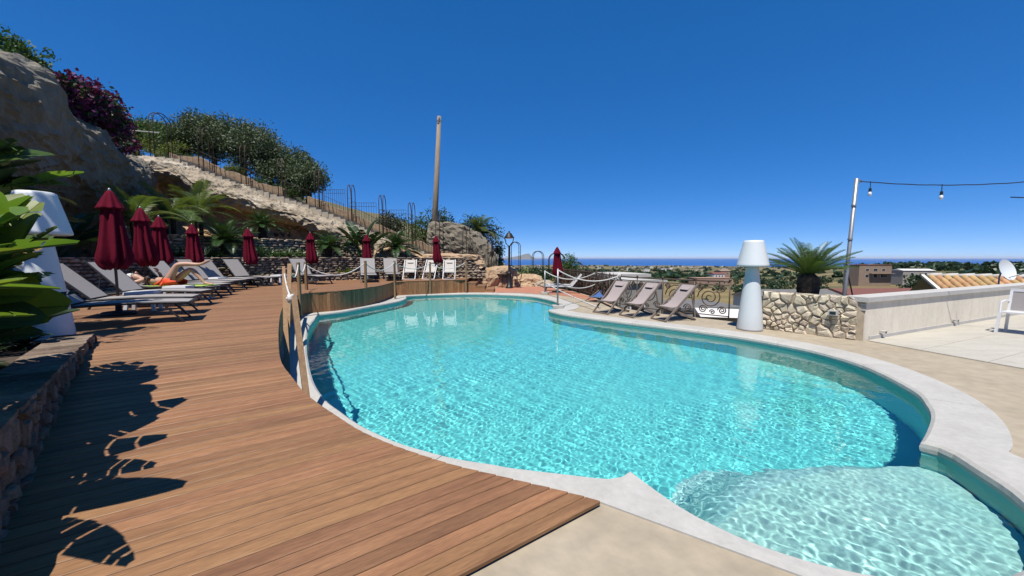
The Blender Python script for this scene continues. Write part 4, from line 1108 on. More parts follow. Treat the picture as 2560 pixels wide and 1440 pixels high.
for q in range(nseg):
    uc = (q + .5) * sl_
    if q < 8:
        scroll('large_scroll', uc + .04, .56, .31, 2.4, 1); scroll('small_scroll', uc - .28, .80, .085, 2, -1); scroll('small_scroll', uc + .30, .80, .085, 2, 1)
        scroll('small_scroll', uc - .26, .24, .11, 2, 1); scroll('small_scroll', uc + .26, .24, .11, 2, -1); scroll('small_scroll', uc, .18, .07, 1.5, 1)
    else:
        scroll('large_scroll', uc, .55, .28, 2, 1)
# brushwood screen along the far part of the railing
bw = empty('brushwood_fence', (0, 0, 0), label='brown brushwood screen fixed to the far part of the railing', cat='fence')
br = resample([Vector((p.x + .04, p.y)) for p in rr if p.y > 12.9], .06)
for q in range(7):
    seg = br[int(len(br) * q / 7):int(len(br) * (q + 1) / 7) + 1]; mb = MB()
    for p in seg:
        for k in range(6):
            x, y = p.x + rnd.uniform(-.03, .05), p.y + rnd.uniform(-.04, .04); h = rnd.uniform(.8, 1.12)
            mb.tube([(x, y, -.02), (x + rnd.uniform(-.04, .04), y + rnd.uniform(-.04, .04), h * .5), (x + rnd.uniform(-.08, .08), y + rnd.uniform(-.08, .08), h)], [.007, .006, .003], 3, cap=False)
    tag(mb.build('brushwood_panel', 'brush', bw), kind='stuff')

# ------------------------------------------------------------------ street lamp
bl = P(1273, 720); SLM = empty('street_lamp', (bl.x, bl.y, 0), label='black cast iron street lamp on the far terrace', cat='street lamp')
mb = MB(); mb.lathe([(.20, 0), (.20, .06), (.13, .10), (.125, .75), (.14, .78), (.09, .83), (.062, .95), (.052, 1.6), (.045, 2.18), (.065, 2.2), (.065, 2.24), (.03, 2.26)], 14); mb.build('post', 'black', SLM, True)
for s in (-1, 1):
    mb = MB(); mb.tube([(0, 0, 2.22), (s * .10, 0, 2.29), (s * .18, 0, 2.42), (s * .225, 0, 2.58), (s * .235, 0, 2.68)], .02, 6); mb.build('arm', 'black', SLM, True)
mb = MB(); mb.lathe([(.27, 2.67), (.27, 2.695), (.235, 2.72), (.15, 2.86), (.085, 2.93), (.045, 2.95), (.045, 3.0), (.03, 3.03), (.008, 3.04)], 20); mb.build('hood', 'black', SLM, True)
mb = MB(); mb.lathe([(.21, 2.668), (.20, 2.64), (.12, 2.62), (.01, 2.615)], 16); mb.build('diffuser', 'white', SLM, True)

# ------------------------------------------------------------------ iron cafe table and chairs
def cafe_table(label, loc):
    root = empty('cafe_table', loc, label=label, cat='table')
    mb = MB(); mb.lathe([(.34, .72), (.35, .73), (.34, .745)], 20); mb.build('top', 'iron', root)
    for k in range(3):
        a = 2 * pi * k / 3 + .4; mb = MB(); mb.tube([(math.cos(a) * r_, math.sin(a) * r_, z) for r_, z in ((.30, .72), (.16, .6), (.10, .42), (.16, .25), (.26, .12), (.30, 0))], .012, 5); mb.build('leg', 'iron', root, True)
    mb = MB(); mb.tube([(.105 * math.cos(t), .105 * math.sin(t), .42) for t in [2 * pi * q / 12 for q in range(12)]], .01, 5, closed=True); mb.build('ring', 'iron', root)
def cafe_chair(label, loc, rz):
    root = empty('cafe_chair', loc, rz, label=label, cat='chair', group='iron cafe chairs')
    mb = MB(); mb.lathe([(.19, .435), (.20, .445), (.19, .455)], 16); mb.build('seat', 'iron', root)
    for k in range(4):
        a = pi / 4 + k * pi / 2; mb = MB(); mb.tube([(.17 * math.cos(a), .17 * math.sin(a), .44), (.22 * math.cos(a), .22 * math.sin(a), .25), (.21 * math.cos(a), .21 * math.sin(a), 0)], .011, 5); mb.build('leg', 'iron', root)
    mb = MB(); mb.tube([(-.17, -.17, .44), (-.22, -.18, .7), (-.24, -.10, .88), (-.245, 0, .93), (-.24, .10, .88), (-.22, .18, .7), (-.17, .17, .44)], .011, 5)
    for s in (-1, 1): mb.tube([(-.18, 0, .45), (-.215, s * .08, .62), (-.24, s * .02, .90)], .008, 5)
    mb.build('backrest', 'iron', root, True)
cafe_table('round iron cafe table behind the street lamp', (bl.x - .35, bl.y + .45, 0))
cafe_chair('iron cafe chair left of the street lamp', (bl.x - 1.1, bl.y + .5, 0), R(15))
cafe_chair('iron cafe chair right of the street lamp', (bl.x + .45, bl.y + .35, 0), R(175))

# ------------------------------------------------------------------ iron arches over the stairs
AR = [(413, 290, 1.15), (515, 322, .9), (607, 363, .75), (695, 395, .55), (785, 422, .55), (867, 458, .5), (945, 484, .45), (1019, 502, .45), (1090, 535, .5), (1160, 562, .55), (1227, 580, .6)]
AL = ['uppermost and widest rusty iron arch over the hillside stairs', 'second rusty iron arch from the top of the stairs', 'third rusty iron arch from the top, before the olive trees', 'fourth iron arch from the top, at the gap in the wall', 'fifth iron arch from the top of the stairs', 'sixth iron arch, first one standing against open sky',
      'seventh iron arch, slim against the sky', 'eighth iron arch, left of the utility pole', 'iron arch in front of the utility pole foot', 'iron arch in front of the grey rock outcrop', 'lowest iron arch on the stairs, near the street lamp']
def arch(name, label, base, top_z, width, yaw, gap=.22, group='rusty iron arches'):
    root = empty(name, base, yaw, label=label, cat='arch', group=group); h = top_z - base[2]; rad = width / 2
    for s in (-1, 1):
        hh = h - rad * .9
        pts = [(-rad, s * gap / 2, -.15), (-rad, s * gap / 2, hh)] + [(-rad * math.cos(t), s * gap / 2, hh + rad * .9 * math.sin(t)) for t in [pi * k / 12 for k in range(1, 12)]] + [(rad, s * gap / 2, hh), (rad, s * gap / 2, -.15)]
        mb = MB(); mb.tube(pts, .022, 6); mb.build('hoop', 'iron', root, True)
    mb = MB()
    for k in (2, 4):
        for sx in (-1, 1): mb.bar((sx * rad, -gap / 2, hh * k / 5), (sx * rad, gap / 2, hh * k / 5), .014)
    for k in (3,):
        t = pi * k / 6; mb.bar((-rad * math.cos(t), -gap / 2, hh + rad * .9 * math.sin(t)), (-rad * math.cos(t), gap / 2, hh + rad * .9 * math.sin(t)), .014)
    mb.build('rungs', 'iron', root)
    return root
def stair_at(x):
    return min(SLr, key=lambda p: abs(p.x - x))
prev = None
for i, (px, py, w) in enumerate(AR):
    q = PY(px, py, 21.9); s = stair_at(q.x); arch('iron_arch', AL[i], (q.x, s.y + .62, s.z + .08), q.z, 1.15, R(90 - (62, 55, 50, 46, 46, 44, 42, 40, 42, 46, 50)[i] + 40 - 4 * i + (20 if i == 0 else 0)) if False else R([92, 104, 113, 110, 107, 103, 100, 96, 90, 86, 80][i]))
    if prev is not None:
        # thin handrail run with upright bars between neighbouring arches
        root = empty('stair_handrail', (0, 0, 0), label=f'thin iron handrail on the stairs between the {ORD[i-1]} and {ORD[i]} arch from the top', cat='railing', group='stair handrails')
        a, b = prev, Vector((q.x, s.y, s.z)); n = 9
        mb = MB(); mb.tube([a + Vector((.15, .02, 1.0)), b + Vector((-.15, .02, 1.0))], .011, 5); mb.build('rail', 'iron', root)
        mb = MB(); mb.tube([a + Vector((.15, .02, .2)), b + Vector((-.15, .02, .2))], .009, 5); mb.build('rail', 'iron', root)
        for k in range(1, n):
            p = a.lerp(b, k / n); mb = MB(); mb.tube([(0, 0, -.05), (0, 0, 1.0)], .0075, 4, cap=False); mb.build('bar', 'iron', root, loc=(p.x, p.y + .02, p.z))
    prev = Vector((q.x, s.y, s.z))
for i, (px, py, w, yy, lb) in enumerate([(1288, 605, .62, 24.0, 'iron arch right behind the street lamp'), (1345, 628, .72, 25.0, 'iron arch standing alone against the sea haze'), (1392, 632, 1.0, 24.0, 'wide iron arch behind the lone umbrella'), (1440, 655, .9, 22.5, 'low iron arch beside the railing bush')]):
    q = PY(px, py, yy); arch('iron_arch', lb, (q.x, yy, q.z - 2.2), q.z, w * 1.0, R([25, 20, 8, 12][i]))
# thin iron gate panels against the sky
for i, (x0, x1, y0, y1) in enumerate([(807, 862, 474, 530), (874, 940, 507, 545), (950, 1015, 525, 560)]):
    a, b = PY(x0, y1, 23.8), PY(x1, y0, 23.8); root = empty('iron_fence_panel', (0, 0, 0), label=['highest slender iron fence panel against the sky', 'middle slender iron fence panel against the sky', 'lowest slender iron fence panel, left of the utility pole'][i], cat='fence', group='slender iron fence panels')
    for zz in (b.z, b.z - .22):
        mb = MB(); mb.bar((a.x, 23.8, zz), (b.x, 23.8, zz), .018); mb.build('rail', 'iron', root)
    n = 11
    for k in range(n + 1):
        x = lerp(a.x, b.x, k / n); mb = MB(); mb.bar((0, 0, a.z - .9), (0, 0, b.z - .005), .014); mb.build('bar', 'iron', root, loc=(x, 23.8, 0))
# utility pole
ub, ut = PY(1086, 590, 25.6), PY(1098, 291, 25.6); up_o = empty('utility_pole', (ub.x - .1, ub.y, ub.z - 1.5), label='tall tapering concrete utility pole behind the hillside stairs', cat='pole')
mb = MB(); d = ut - (ub - Vector((.1, 0, 1.5))); mb.tube([(0, 0, 0), d * .5, d], [.22, .175, .125], 10); mb.build('shaft', 'concrete', up_o, True)
mb = MB(); mb.box(d * .985 + Vector((.02, -.12, 0)), (.10, .06, .12)); mb.box(d * .955 + Vector((-.03, -.13, 0)), (.12, .05, .08)); mb.tube([d * .97 + Vector((.0, 0, 0)) + Vector((.16 * math.cos(t), .16 * math.sin(t), 0)) for t in [2 * pi * k / 12 for k in range(12)]], .02, 5, closed=True); mb.build('bracket', 'steel', up_o)
# pale horizontal pipe beside the bougainvillea
a, b = PY(292, 323, 21.5), PY(398, 332, 22.5); mb = MB(); mb.tube([a, b], .03, 6); tag(mb.build('pale_pipe', 'cap'), 'thin pale horizontal pipe between the bougainvillea and the first arch', 'pipe')

# ------------------------------------------------------------------ string lights on a steel pole (right)
pb, pt = PY(2110, 742, 8.6), PY(2142, 446, 8.35)
spo = empty('light_pole', pb, label='leaning galvanised pole carrying the string lights', cat='pole')
d = pt - pb; mb = MB(); mb.tube([(0, 0, -.6), (0, 0, 0), d], .038, 10); mb.build('tube', 'steel', spo, True)
mb = MB(); mb.tube([d * .99 + Vector((0, 0, 0)), d * .985 + Vector((.14, 0, -.02)), d * .97 + Vector((.05, -.02, -.02))], .012, 5); mb.build('hook', 'steel', spo)
mb = MB(); mb.bar(d * .22 + Vector((.02, 0, 0)), Vector((.28, .1, .02)), .02); mb.build('stay', 'black', spo)
for f_ in (.78, .5):
    mb = MB(); mb.lathe([(.046, -.02), (.048, 0), (.046, .02)], 10, d * f_); mb.build('clamp', 'steel', spo)
sa, sb = PY(2150, 453, 8.35), PY(2620, 450, 7.6)
cable = empty('string_light_cable', (0, 0, 0), label='dark cable with two hanging bulbs strung across the right sky', cat='string lights')
pts = [sa.lerp(sb, k / 24) - Vector((0, 0, .09 * 4 * (k / 24) * (1 - k / 24) + .003 * math.sin(k * 1.7))) for k in range(25)]
mb = MB(); mb.tube(pts, .010, 5); mb.build('cable', 'black', cable, True)
bm_glow = mat('bulb glass', (.85, .86, .88), (.8, .82, .85), scale=3, rough=.15, spec=.6)
for (px, py) in ((2177, 478), (2356, 480)):
    k = min(range(25), key=lambda i: abs((pts[i].x / pts[i].y) - (px - 1280) / F * (1 / (CP + (720 - 460) / F * SP)))); t = ((px - 1280) / F)
    # point on the cable below which the bulb hangs
    best = min([pts[i].lerp(pts[i + 1], j / 10) for i in range(24) for j in range(10)], key=lambda p: abs(1280 + F * p.x / (p.y * CP - (p.z - H) * SP) - px))
    pe = empty('pendant', (0, 0, 0)); pe.parent = cable
    mb = MB(); mb.tube([best + Vector((0, 0, .02)), best - Vector((0, 0, .13))], .007, 5); mb.build('flex', 'black', pe)
    mb = MB(); mb.lathe([(.012, -.12), (.024, -.13), (.026, -.19), (.02, -.20)], 10, best); mb.build('socket', 'black', pe)
    mb = MB(); mb.lathe([(.018, -.20), (.03, -.225), (.034, -.25), (.026, -.28), (.006, -.292)], 12, best); mb.build('bulb', bm_glow, pe, True)
a, b = PY(2526, 493, 8.0), PY(2640, 490, 7.6); mb = MB(); mb.tube([a, a.lerp(b, .4) - Vector((0, 0, .02)), b], .012, 5); tag(mb.build('cable_end', 'black', smooth=True), 'short end of dark cable at the right picture edge', 'cable')

# ------------------------------------------------------------------ white plastic armchair at the right edge
def plastic_chair(label, loc, rz):
    root = empty('plastic_chair', loc, rz, label=label, cat='chair')
    for (x, y) in ((-.2, -.22), (.22, -.24), (-.2, .22), (.22, .24)):
        mb = MB(); mb.bar((x, y, .44), (x * 1.15, y * 1.1, 0), .045, .04); mb.build('leg', 'white', root)
    mb = MB(); mb.box((0, 0, .445), (.46, .48, .03)); mb.build('seat', 'white', root)
    for s in (-1, 1):
        mb = MB(); mb.bar((-.2, s * .22, .44), (-.30, s * .22, .90), .04, .035); mb.build('back_post', 'white', root)
        mb = MB(); mb.tube([(-.25, s * .235, .66), (-.05, s * .25, .68), (.18, s * .25, .66), (.22, s * .245, .44)], .02, 6); mb.build('armrest', 'white', root)
    mb = MB(); mb.bar((-.30, -.24, .90), (-.30, .24, .90), .04, .06); mb.build('top_rail', 'white', root)
    mb = MB(); m_ = Matrix.Rotation(-.21, 3, 'Y'); mb.box((-.255, 0, .68), (.012, .40, .42), mtx=m_); mb.build('back_panel', 'sling', root)
p = P(2532, 838); plastic_chair('white plastic armchair cut off by the right picture edge', (p.x + .30, p.y + .12, .006), R(205))

# ------------------------------------------------------------------ low white side tables, sandals
def side_table(label, loc, rz=0.):
    root = empty('side_table', loc, rz, label=label, cat='table', group='low white side tables')
    mb = MB(); mb.box((0, 0, .345), (.44, .44, .05), taper=.96); mb.build('top', 'white', root)
    for sx in (-1, 1):
        for sy in (-1, 1):
            mb = MB(); mb.bar((sx * .17, sy * .17, .32), (sx * .20, sy * .20, 0), .07, .05); mb.build('leg', 'white', root)
    return root
for (i, t, lb) in [(1, .55, 'low white side table between the second and third lounger'), (2, .6, 'low white side table in front of the sunbathing person'), (6, .45, 'low white side table in front of the eighth lounger'), (8, .45, 'low white side table behind the leaning timber posts')]:
    A, B = LOUNGE[i], LOUNGE[i + 1]; c = (A.location + B.location) / 2; hd = LP[i][2]; fx = Vector((math.sin(R(hd)), math.cos(R(hd)), 0)); c = c + fx * (t - .5)
    if i == 2: c = A.location.lerp(B.location, .52) + fx * .30
    o = side_table(lb, (c.x, c.y, deck_z(c.x, c.y) + .003)); deck_tilt(o, hd)
for k, (px, py, lb) in enumerate([(508, 748, 'left one of the white slip-on sandals on the deck'), (521, 746.5, 'right one of the white slip-on sandals on the deck')]):
    p = on_deck(px, py); root = empty('sandal', (p.x, p.y, p.z + .004), R(20), lb, 'sandal', 'white sandals')
    mb = MB(); poly = [(.135 * math.cos(t) * (1 if math.cos(t) > 0 else .95), (.05 if math.cos(t) > 0 else .038) * math.sin(t)) for t in [2 * pi * q / 14 for q in range(14)]]; mb.prism(poly, 0, .028); mb.build('sole', 'towel', root)
    mb = MB(); mb.tube([(.04, .05 * math.cos(t), .02 + .055 * math.sin(t)) for t in [pi * q / 8 for q in range(9)]], .018, 6); mb.build('strap', 'cap', root, True)

# ------------------------------------------------------------------ sunbathing person
pl_ = LOUNGE[3]
per = empty('person', label='person in an orange sarong sunbathing on a lounger, one leg crossed', cat='person')
per.location = pl_.location; per.rotation_euler = pl_.rotation_euler
def skin_body(name, nodes, edges, m, parent, sub=2):
    me = bpy.data.meshes.new(name); me.from_pydata([n_[:3] for n_ in nodes], edges, []); o = obj(name, me, parent); me.materials.append(M[m])
    md = o.modifiers.new('skin', 'SKIN'); md.use_smooth_shade = True
    for i, n_ in enumerate(nodes): me.skin_vertices[0].data[i].radius = (n_[3], n_[4] if len(n_) > 4 else n_[3])
    me.skin_vertices[0].data[0].use_root = True
    s = o.modifiers.new('sub', 'SUBSURF'); s.levels = sub; s.render_levels = sub
    return o
ZB = .34; X0p = -.84      # seat height, head end
def B_(x, y, z, *r): return (X0p + x, y, ZB + z, *r)
nodes = [B_(.80, 0, .115, .135, .105), B_(.66, 0, .10, .125, .09), B_(.50, 0, .115, .135, .10), B_(.36, 0, .125, .14, .10), B_(.26, 0, .13, .10, .075), B_(.19, 0, .145, .05), B_(.13, 0, .165, .055), B_(.03, 0, .20, .085, .10), B_(-.04, 0, .215, .075, .085),  # 0-8 trunk, neck, head
         B_(.27, -.16, .12, .055), B_(.12, -.27, .06, .045), B_(-.03, -.19, .10, .038), B_(-.06, -.11, .13, .03),            # near arm bent behind the head 9-12
         B_(.27, .16, .12, .055), B_(.40, .30, .06, .045), B_(.47, .14, .26, .036), B_(.48, .08, .315, .03),                 # far arm raised 13-16
         B_(.84, -.09, .12, .105, .10), B_(1.02, -.06, .50, .066), B_(1.20, -.01, .515, .058), B_(1.42, .03, .50, .042), B_(1.52, .04, .515, .034), B_(1.62, .05, .565, .036, .026), B_(1.70, .05, .60, .028, .018),   # near leg 17-23
         B_(.84, .09, .11, .105, .10), B_(1.22, .10, .40, .066), B_(1.34, .10, .27, .056), B_(1.48, .10, .10, .036), B_(1.52, .10, .045, .034), B_(1.64, .10, .03, .034, .024), B_(1.72, .10, .024, .026, .016)]     # far leg 24-30
edges = [(0, 1), (1, 2), (2, 3), (3, 4), (4, 5), (5, 6), (6, 7), (7, 8), (4, 9), (9, 10), (10, 11), (11, 12), (4, 13), (13, 14), (14, 15), (15, 16), (0, 17), (17, 18), (18, 19), (19, 20), (20, 21), (21, 22), (22, 23), (0, 24), (24, 25), (25, 26), (26, 27), (27, 28), (28, 29), (29, 30)]
body = skin_body('body', nodes, edges, 'skin', per)
# fingers of the raised hand and of the hand behind the head
def fingers(base, direc, side, curl, parent, name='hand'):
    base, direc, side, curl = (Vector(v) for v in (base, direc, side, curl)); nn = [(*base, .028, .018), (*(base + direc * .05), .034, .015)]; ee = [(0, 1)]
    for k in range(4):
        s_ = side * (-.027 + .018 * k); ln = (.055, .065, .062, .05)[k]; i = len(nn)
        nn += [(*(base + direc * .07 + s_), .0085), (*(base + direc * (.07 + ln * .55) + s_ * 1.1 + curl * .012), .008), (*(base + direc * (.07 + ln * .85) + s_ * 1.15 + curl * .04), .007)]; ee += [(1, i), (i, i + 1), (i + 1, i + 2)]
    i = len(nn); nn += [(*(base + direc * .03 - side * .045), .010), (*(base + direc * .065 - side * .058 + curl * .01), .0085)]; ee += [(0, i), (i, i + 1)]
    return skin_body(name, nn, ee, 'skin', parent, 1)
fingers(B_(.48, .08, .315), (-.1, -.35, .9), (1, 0, .1), (-.3, -.8, -.2), per)
fingers(B_(-.06, -.11, .13), (-.45, .8, .2), (.7, .4, .3), (0, .2, 1), per)
# face: nose, lips, ears, sunglasses
hc = Vector(B_(.0, 0, .22)); mb = MB()
mb.add([hc + Vector(v) for v in ((.005, -.012, .085), (.005, .012, .085), (.045, .015, .085), (.045, -.015, .085), (.042, 0, .125))], [(0, 3, 4), (3, 2, 4), (2, 1, 4), (1, 0, 4)]); mb.build('nose', 'skin', per, True)
mb = MB(); mb.tube([hc + Vector((.072, -.022, .076)), hc + Vector((.074, 0, .09)), hc + Vector((.072, .022, .076))], .008, 6); mb.build('mouth', mat('lips', (.42, .14, .12), (.38, .12, .10), rough=.5), per, True)
sg_ = empty('sunglasses', (0, 0, 0)); sg_.parent = per
for s in (-1, 1):
    mb = MB(); mb.lathe([(.006, .012), (.028, .008), (.031, 0), (.02, -.004)], 12, hc + Vector((-.002, s * .034, .098))); mb.build('lens', 'black', sg_, True)
    mb = MB(); mb.bar(hc + Vector((-.002, s * .065, .095)), hc + Vector((-.01, s * .085, .02)), .006); mb.build('temple_arm', 'black', sg_)
    mb = MB(); mb.lathe([(.004, -.012), (.016, -.008), (.018, .0), (.008, .01)], 8, hc + Vector((.0, s * .088, .0))); mb.build('ear', 'skin', per, True)
# towel turban, bikini, sarong
bm = bmesh.new(); bmesh.ops.create_icosphere(bm, subdivisions=3, radius=1)
for v in bm.verts:
    f = 1 + .10 * fbm(v.co.x, v.co.y, v.co.z, 2.4, 3); v.co = Vector((v.co.x * .10 * f, v.co.y * .105 * f, v.co.z * .115 * f))
    if v.co.z > .075: v.co.z = .075 + (v.co.z - .075) * .3
me = bpy.data.meshes.new('head_towel'); bm.to_mesh(me); bm.free(); me.materials.append(M['towel']); me.polygons.foreach_set('use_smooth', [True] * len(me.polygons))
o = obj('head_towel', me, per, hc + Vector((-.065, 0, -.015)))
mb = MB()
for s in (-1, 1):
    mb.lathe([(.085, -.035), (.082, .0), (.062, .035), (.03, .052), (.008, .058)], 16, Vector(B_(.37, s * .075, .185)))
mb.tube([Vector(B_(.40, .165 * math.cos(t), .12 + .125 * math.sin(t))) for t in [2 * pi * k / 20 for k in range(20)]], .018, 6, closed=True); mb.build('bikini_top', 'brown', per, True)
mb = MB(); mb.tube([Vector(B_(.745, .165 * math.cos(t), .105 + .122 * math.sin(t))) for t in [2 * pi * k / 20 for k in range(20)]], .02, 6, closed=True); mb.build('bikini_bottom', 'brown', per, True)
mb = MB(); n = 26; prs = []
for j, (x, ry, rz_) in enumerate([(.70, .155, .118), (.76, .185, .13), (.84, .215, .128), (.92, .225, .115), (1.00, .215, .09), (1.07, .19, .06)]):
    for k in range(n):
        t = 2 * pi * k / n; w = 1 + .05 * math.sin(5 * t + j * 1.3)
        mb.v.append(B_(x + .015 * math.sin(4 * t + j), ry * w * math.cos(t), max(.004, .085 + rz_ * w * math.sin(t)))[:3])
for j in range(5):
    for k in range(n):
        if 3 <= j and n * .10 < k < n * .40: continue
        mb.f.append((j * n + k, j * n + (k + 1) % n, (j + 1) * n + (k + 1) % n, (j + 1) * n + k))
mb.tube([B_(.74, -.19, .12)[:3], B_(.68, -.22, .06)[:3], B_(.60, -.24, .015)[:3]], [.02, .03, .01], 6); mb.tube([B_(.80, -.22, .10)[:3], B_(.80, -.27, .03)[:3], B_(.78, -.30, -.05)[:3]], [.02, .028, .012], 6)
mb.build('sarong', 'orange', per, True)
mb = MB(); mb.box((0, 0, 0), (1.75, .56, .012)); o = mb.build('beach_towel', 'green', None); o.location = pl_.location; o.rotation_euler = pl_.rotation_euler
o.location = pl_.matrix_basis @ Vector((.02, 0, .338)); tag(o, 'pale green beach towel spread under the sunbathing person', 'towel')

# ================================================================== PLANTS
M['palmgreen'] = mat('palm green leaf', (.085, .14, .03), (.05, .095, .022), scale=3, rough=.42, trans=.2, rv=.2, rh=.012, spec=.5)
def frond_mesh(L, n=26, w=.16, droop=.55, m='cycad', lift=.9, name='frond', vshape=.5, lw=.018):
    """one feather leaf lying along +x, arching; leaflets in two rows"""
    mb = MB(); pts = []
    for k in range(9):
        t = k / 8; pts.append(Vector((L * (t - .18 * droop * t * t), 0, L * (lift * t * .55 - droop * t * t * .62))))
    mb.tube(pts, [.010 * (1 - .8 * k / 8) + .002 for k in range(9)], 4, cap=False)
    for i in range(n):
        t = .10 + .90 * (i + .5) / n; f = t * 8; k = min(7, int(f)); p = pts[k].lerp(pts[k + 1], f - k); tg = (pts[k + 1] - pts[k]).normalized()
        ll = w * (math.sin(pi * min(1, t * .93 + .07)) ** .6 + .12) * rnd.uniform(.88, 1.1)
        up = tg.cross(Vector((0, 1, 0))); up = up if up.z > 0 else -up
        for s in (-1, 1):
            d = (Vector((0, s, 0)) * .86 + tg * .55 + up * vshape * .55).normalized(); b = tg * lw * .5
            tip = p + d * ll - Vector((0, 0, ll * .12)); mid = p + d * ll * .5 + Vector((0, 0, ll * .02))
            mb.add([p - b * .6, p + b * .6, mid + b, tip, mid - b], [(0, 1, 2, 4), (4, 2, 3)])
    return mb.mesh(name, m)
def rosette(root, meshes, n, c, elev=(.1, 1.2), scale=(.85, 1.1)):
    ga = 2.39996
    for k in range(n):
        t = (k + .5) / n; o = obj('frond', meshes[k % len(meshes)], root, c); e = elev[0] + (elev[1] - elev[0]) * t ** 1.3
        o.rotation_euler = Matrix.Rotation(k * ga + rnd.uniform(-.2, .2), 3, 'Z').to_4x4().to_3x3().to_euler() if False else (Matrix.Rotation(k * ga + rnd.uniform(-.25, .25), 3, 'Z') @ Matrix.Rotation(-e + .25, 3, 'Y')).to_euler()
        s = rnd.uniform(*scale) * (1 - .25 * t); o.scale = (s, s, s)
CYF = [frond_mesh(1.0, 34, .19, d, 'cycad', 1.0, lw=.018) for d in (.55, .75, .95)]
PAF = [frond_mesh(1.5, 30, .34, d, 'palmleaf', 1.0, lw=.03, vshape=.2) for d in (.7, .95, 1.15)]
PBF = [frond_mesh(1.2, 38, .20, d, 'palmgreen', 1.0, lw=.015, vshape=.8) for d in (.3, .42, .55)]
def cycad(label, loc, size, n=26, trunk=.35, tr=.16, meshes=None, name='cycad', elev=(-.15, 1.25), group='cycads on the planted terrace', pot=None):
    root = empty(name, loc, label=label, cat='palm', group=group)
    mb = MB(); pr = [(tr * .92, -.12), (tr * 1.0, trunk * .3), (tr * 1.06, trunk * .75), (tr * .95, trunk), (tr * .5, trunk + .07)]
    mb.lathe(pr, 14, mod=lambda a, j: 1 + .09 * math.sin(7 * a + j * 2)); mb.build('trunk', 'trunk', root)
    if pot:
        mb = MB(); mb.lathe([(pot * .8, -pot * 1.5), (pot, -.02), (pot * 1.06, 0), (pot * .9, .01)], 20); mb.build('pot', 'black', root, True)
    old = bpy.data.objects[:] if False else None
    ga = 2.39996; ms = meshes or CYF
    for k in range(n):
        t = (k + .5) / n; o = obj('frond', ms[k % len(ms)], root, (0, 0, trunk + .03)); e = elev[0] + (elev[1] - elev[0]) * t ** 1.2
        o.rotation_euler = (Matrix.Rotation(k * ga + rnd.uniform(-.2, .2), 3, 'Z') @ Matrix.Rotation(-e + .3, 3, 'Y')).to_euler()
        s = size * rnd.uniform(.85, 1.1) * (1 - .2 * t); o.scale = (s, s, s)
    return root
bedz = 1.56
cycad('potted cycad with a stout dark trunk below the stair rock', PY(657, 590, 18.9), 1.2, 44, .42, .17, pot=.22)
def bed_at(px, py, y): return PY(px, py, y)
cycad('large spreading cycad left of the potted one', PY(563, 628, 15.2), 1.45, 46, .28, .16)
cycad('cycad behind the sixth umbrella', PY(822, 634, 18.2), 1.2, 40, .25, .15)
cycad('full round cycad right of the seventh umbrella, before the sandstone', PY(992, 634, 20.4), 1.35, 46, .30, .17)
def palm(label, loc, size, n, meshes, stem, name='feather_palm'):
    root = empty(name, loc, label=label, cat='palm', group='feather palms on the planted terrace')
    for q in range(3):
        a = q * 2.1; mb = MB(); mb.tube([(.1 * math.cos(a), .1 * math.sin(a), -.3), (.14 * math.cos(a), .14 * math.sin(a), stem)], [.05, .035], 7); mb.build('stem', 'trunk', root)
    ga = 2.39996
    for k in range(n):
        t = (k + .5) / n; o = obj('frond', meshes[k % len(meshes)], root, (rnd.uniform(-.1, .1), rnd.uniform(-.1, .1), stem * rnd.uniform(.8, 1))); e = .05 + 1.25 * t
        o.rotation_euler = (Matrix.Rotation(k * ga + rnd.uniform(-.3, .3), 3, 'Z') @ Matrix.Rotation(-e + .3, 3, 'Y')).to_euler(); s = size * rnd.uniform(.8, 1.15); o.scale = (s, s, s)
    return root
palm('pale yellow-green feather palm below the stair rock', PY(500, 585, 16.5), 1.15, 20, PAF, .9)
palm('feather palm arching over the second umbrella', PY(430, 590, 14.5), 1.1, 18, PAF, .7)
palm('dark feather palm behind the first umbrella', PY(345, 600, 12.6), 1.0, 18, PAF, .6)
# big palm on the right planter
bp = S0 + spd * (spl * .40) + spn * .55
rp = cycad('stocky cycad palm in a dark pot on the stone planter wall', (bp.x, bp.y, .80), .86, 54, .38, .2, meshes=PBF, elev=(.22, 1.15), group=None, pot=None)
# far-terrace palm tree and strelitzia
def blade_mesh(L, w, m, droop=.35, cup=.22, n=12, tears=0, name='leaf', stem=.35, curl=0., gap=.84):
    """broad banana-type leaf along +x with petiole; optional tears in the blade"""
    mb = MB()
    def axis(t):
        return Vector((L * (t - .12 * droop * t * t), 0, L * (.42 * t - droop * t * t * .75)))
    mb.tube([axis(k / 10) for k in range(11)], [.016 * (1 - .075 * k) * max(.5, L) for k in range(11)], 5, cap=False)
    tear_at = set(rnd.sample(range(2, n - 1), min(tears, n - 3))) if tears else set()
    for s in (-1, 1):
        for i in range(n):
            t0 = stem + (1 - stem) * i / n; t1 = stem + (1 - stem) * (i + (gap if i in tear_at else 1.0)) / n
            def edge(t):
                u = (t - stem) / (1 - stem); ww = w * (math.sin(pi * min(1, u * .9 + .07)) ** .62) * (1 - .25 * u)
                p = axis(t); tg = (axis(min(1, t + .02)) - axis(max(0, t - .02))).normalized(); up = tg.cross(Vector((0, 1, 0))); up = up if up.z > 0 else -up
                dr = -.10 * ww if i in tear_at else 0
                return p, p + Vector((0, s * ww * .55, 0)) + up * cup * ww * .7 + tg * ww * .10, p + Vector((0, s * ww, 0)) + up * (cup * ww * (1 - curl) + dr) + tg * ww * .22
            a, am, ae = edge(t0); b, bm_, be = edge(t1)
            mb.add([a, am, ae, be, bm_, b], [(0, 1, 4, 5), (1, 2, 3, 4)])
    me = mb.mesh(name, m, True); return me
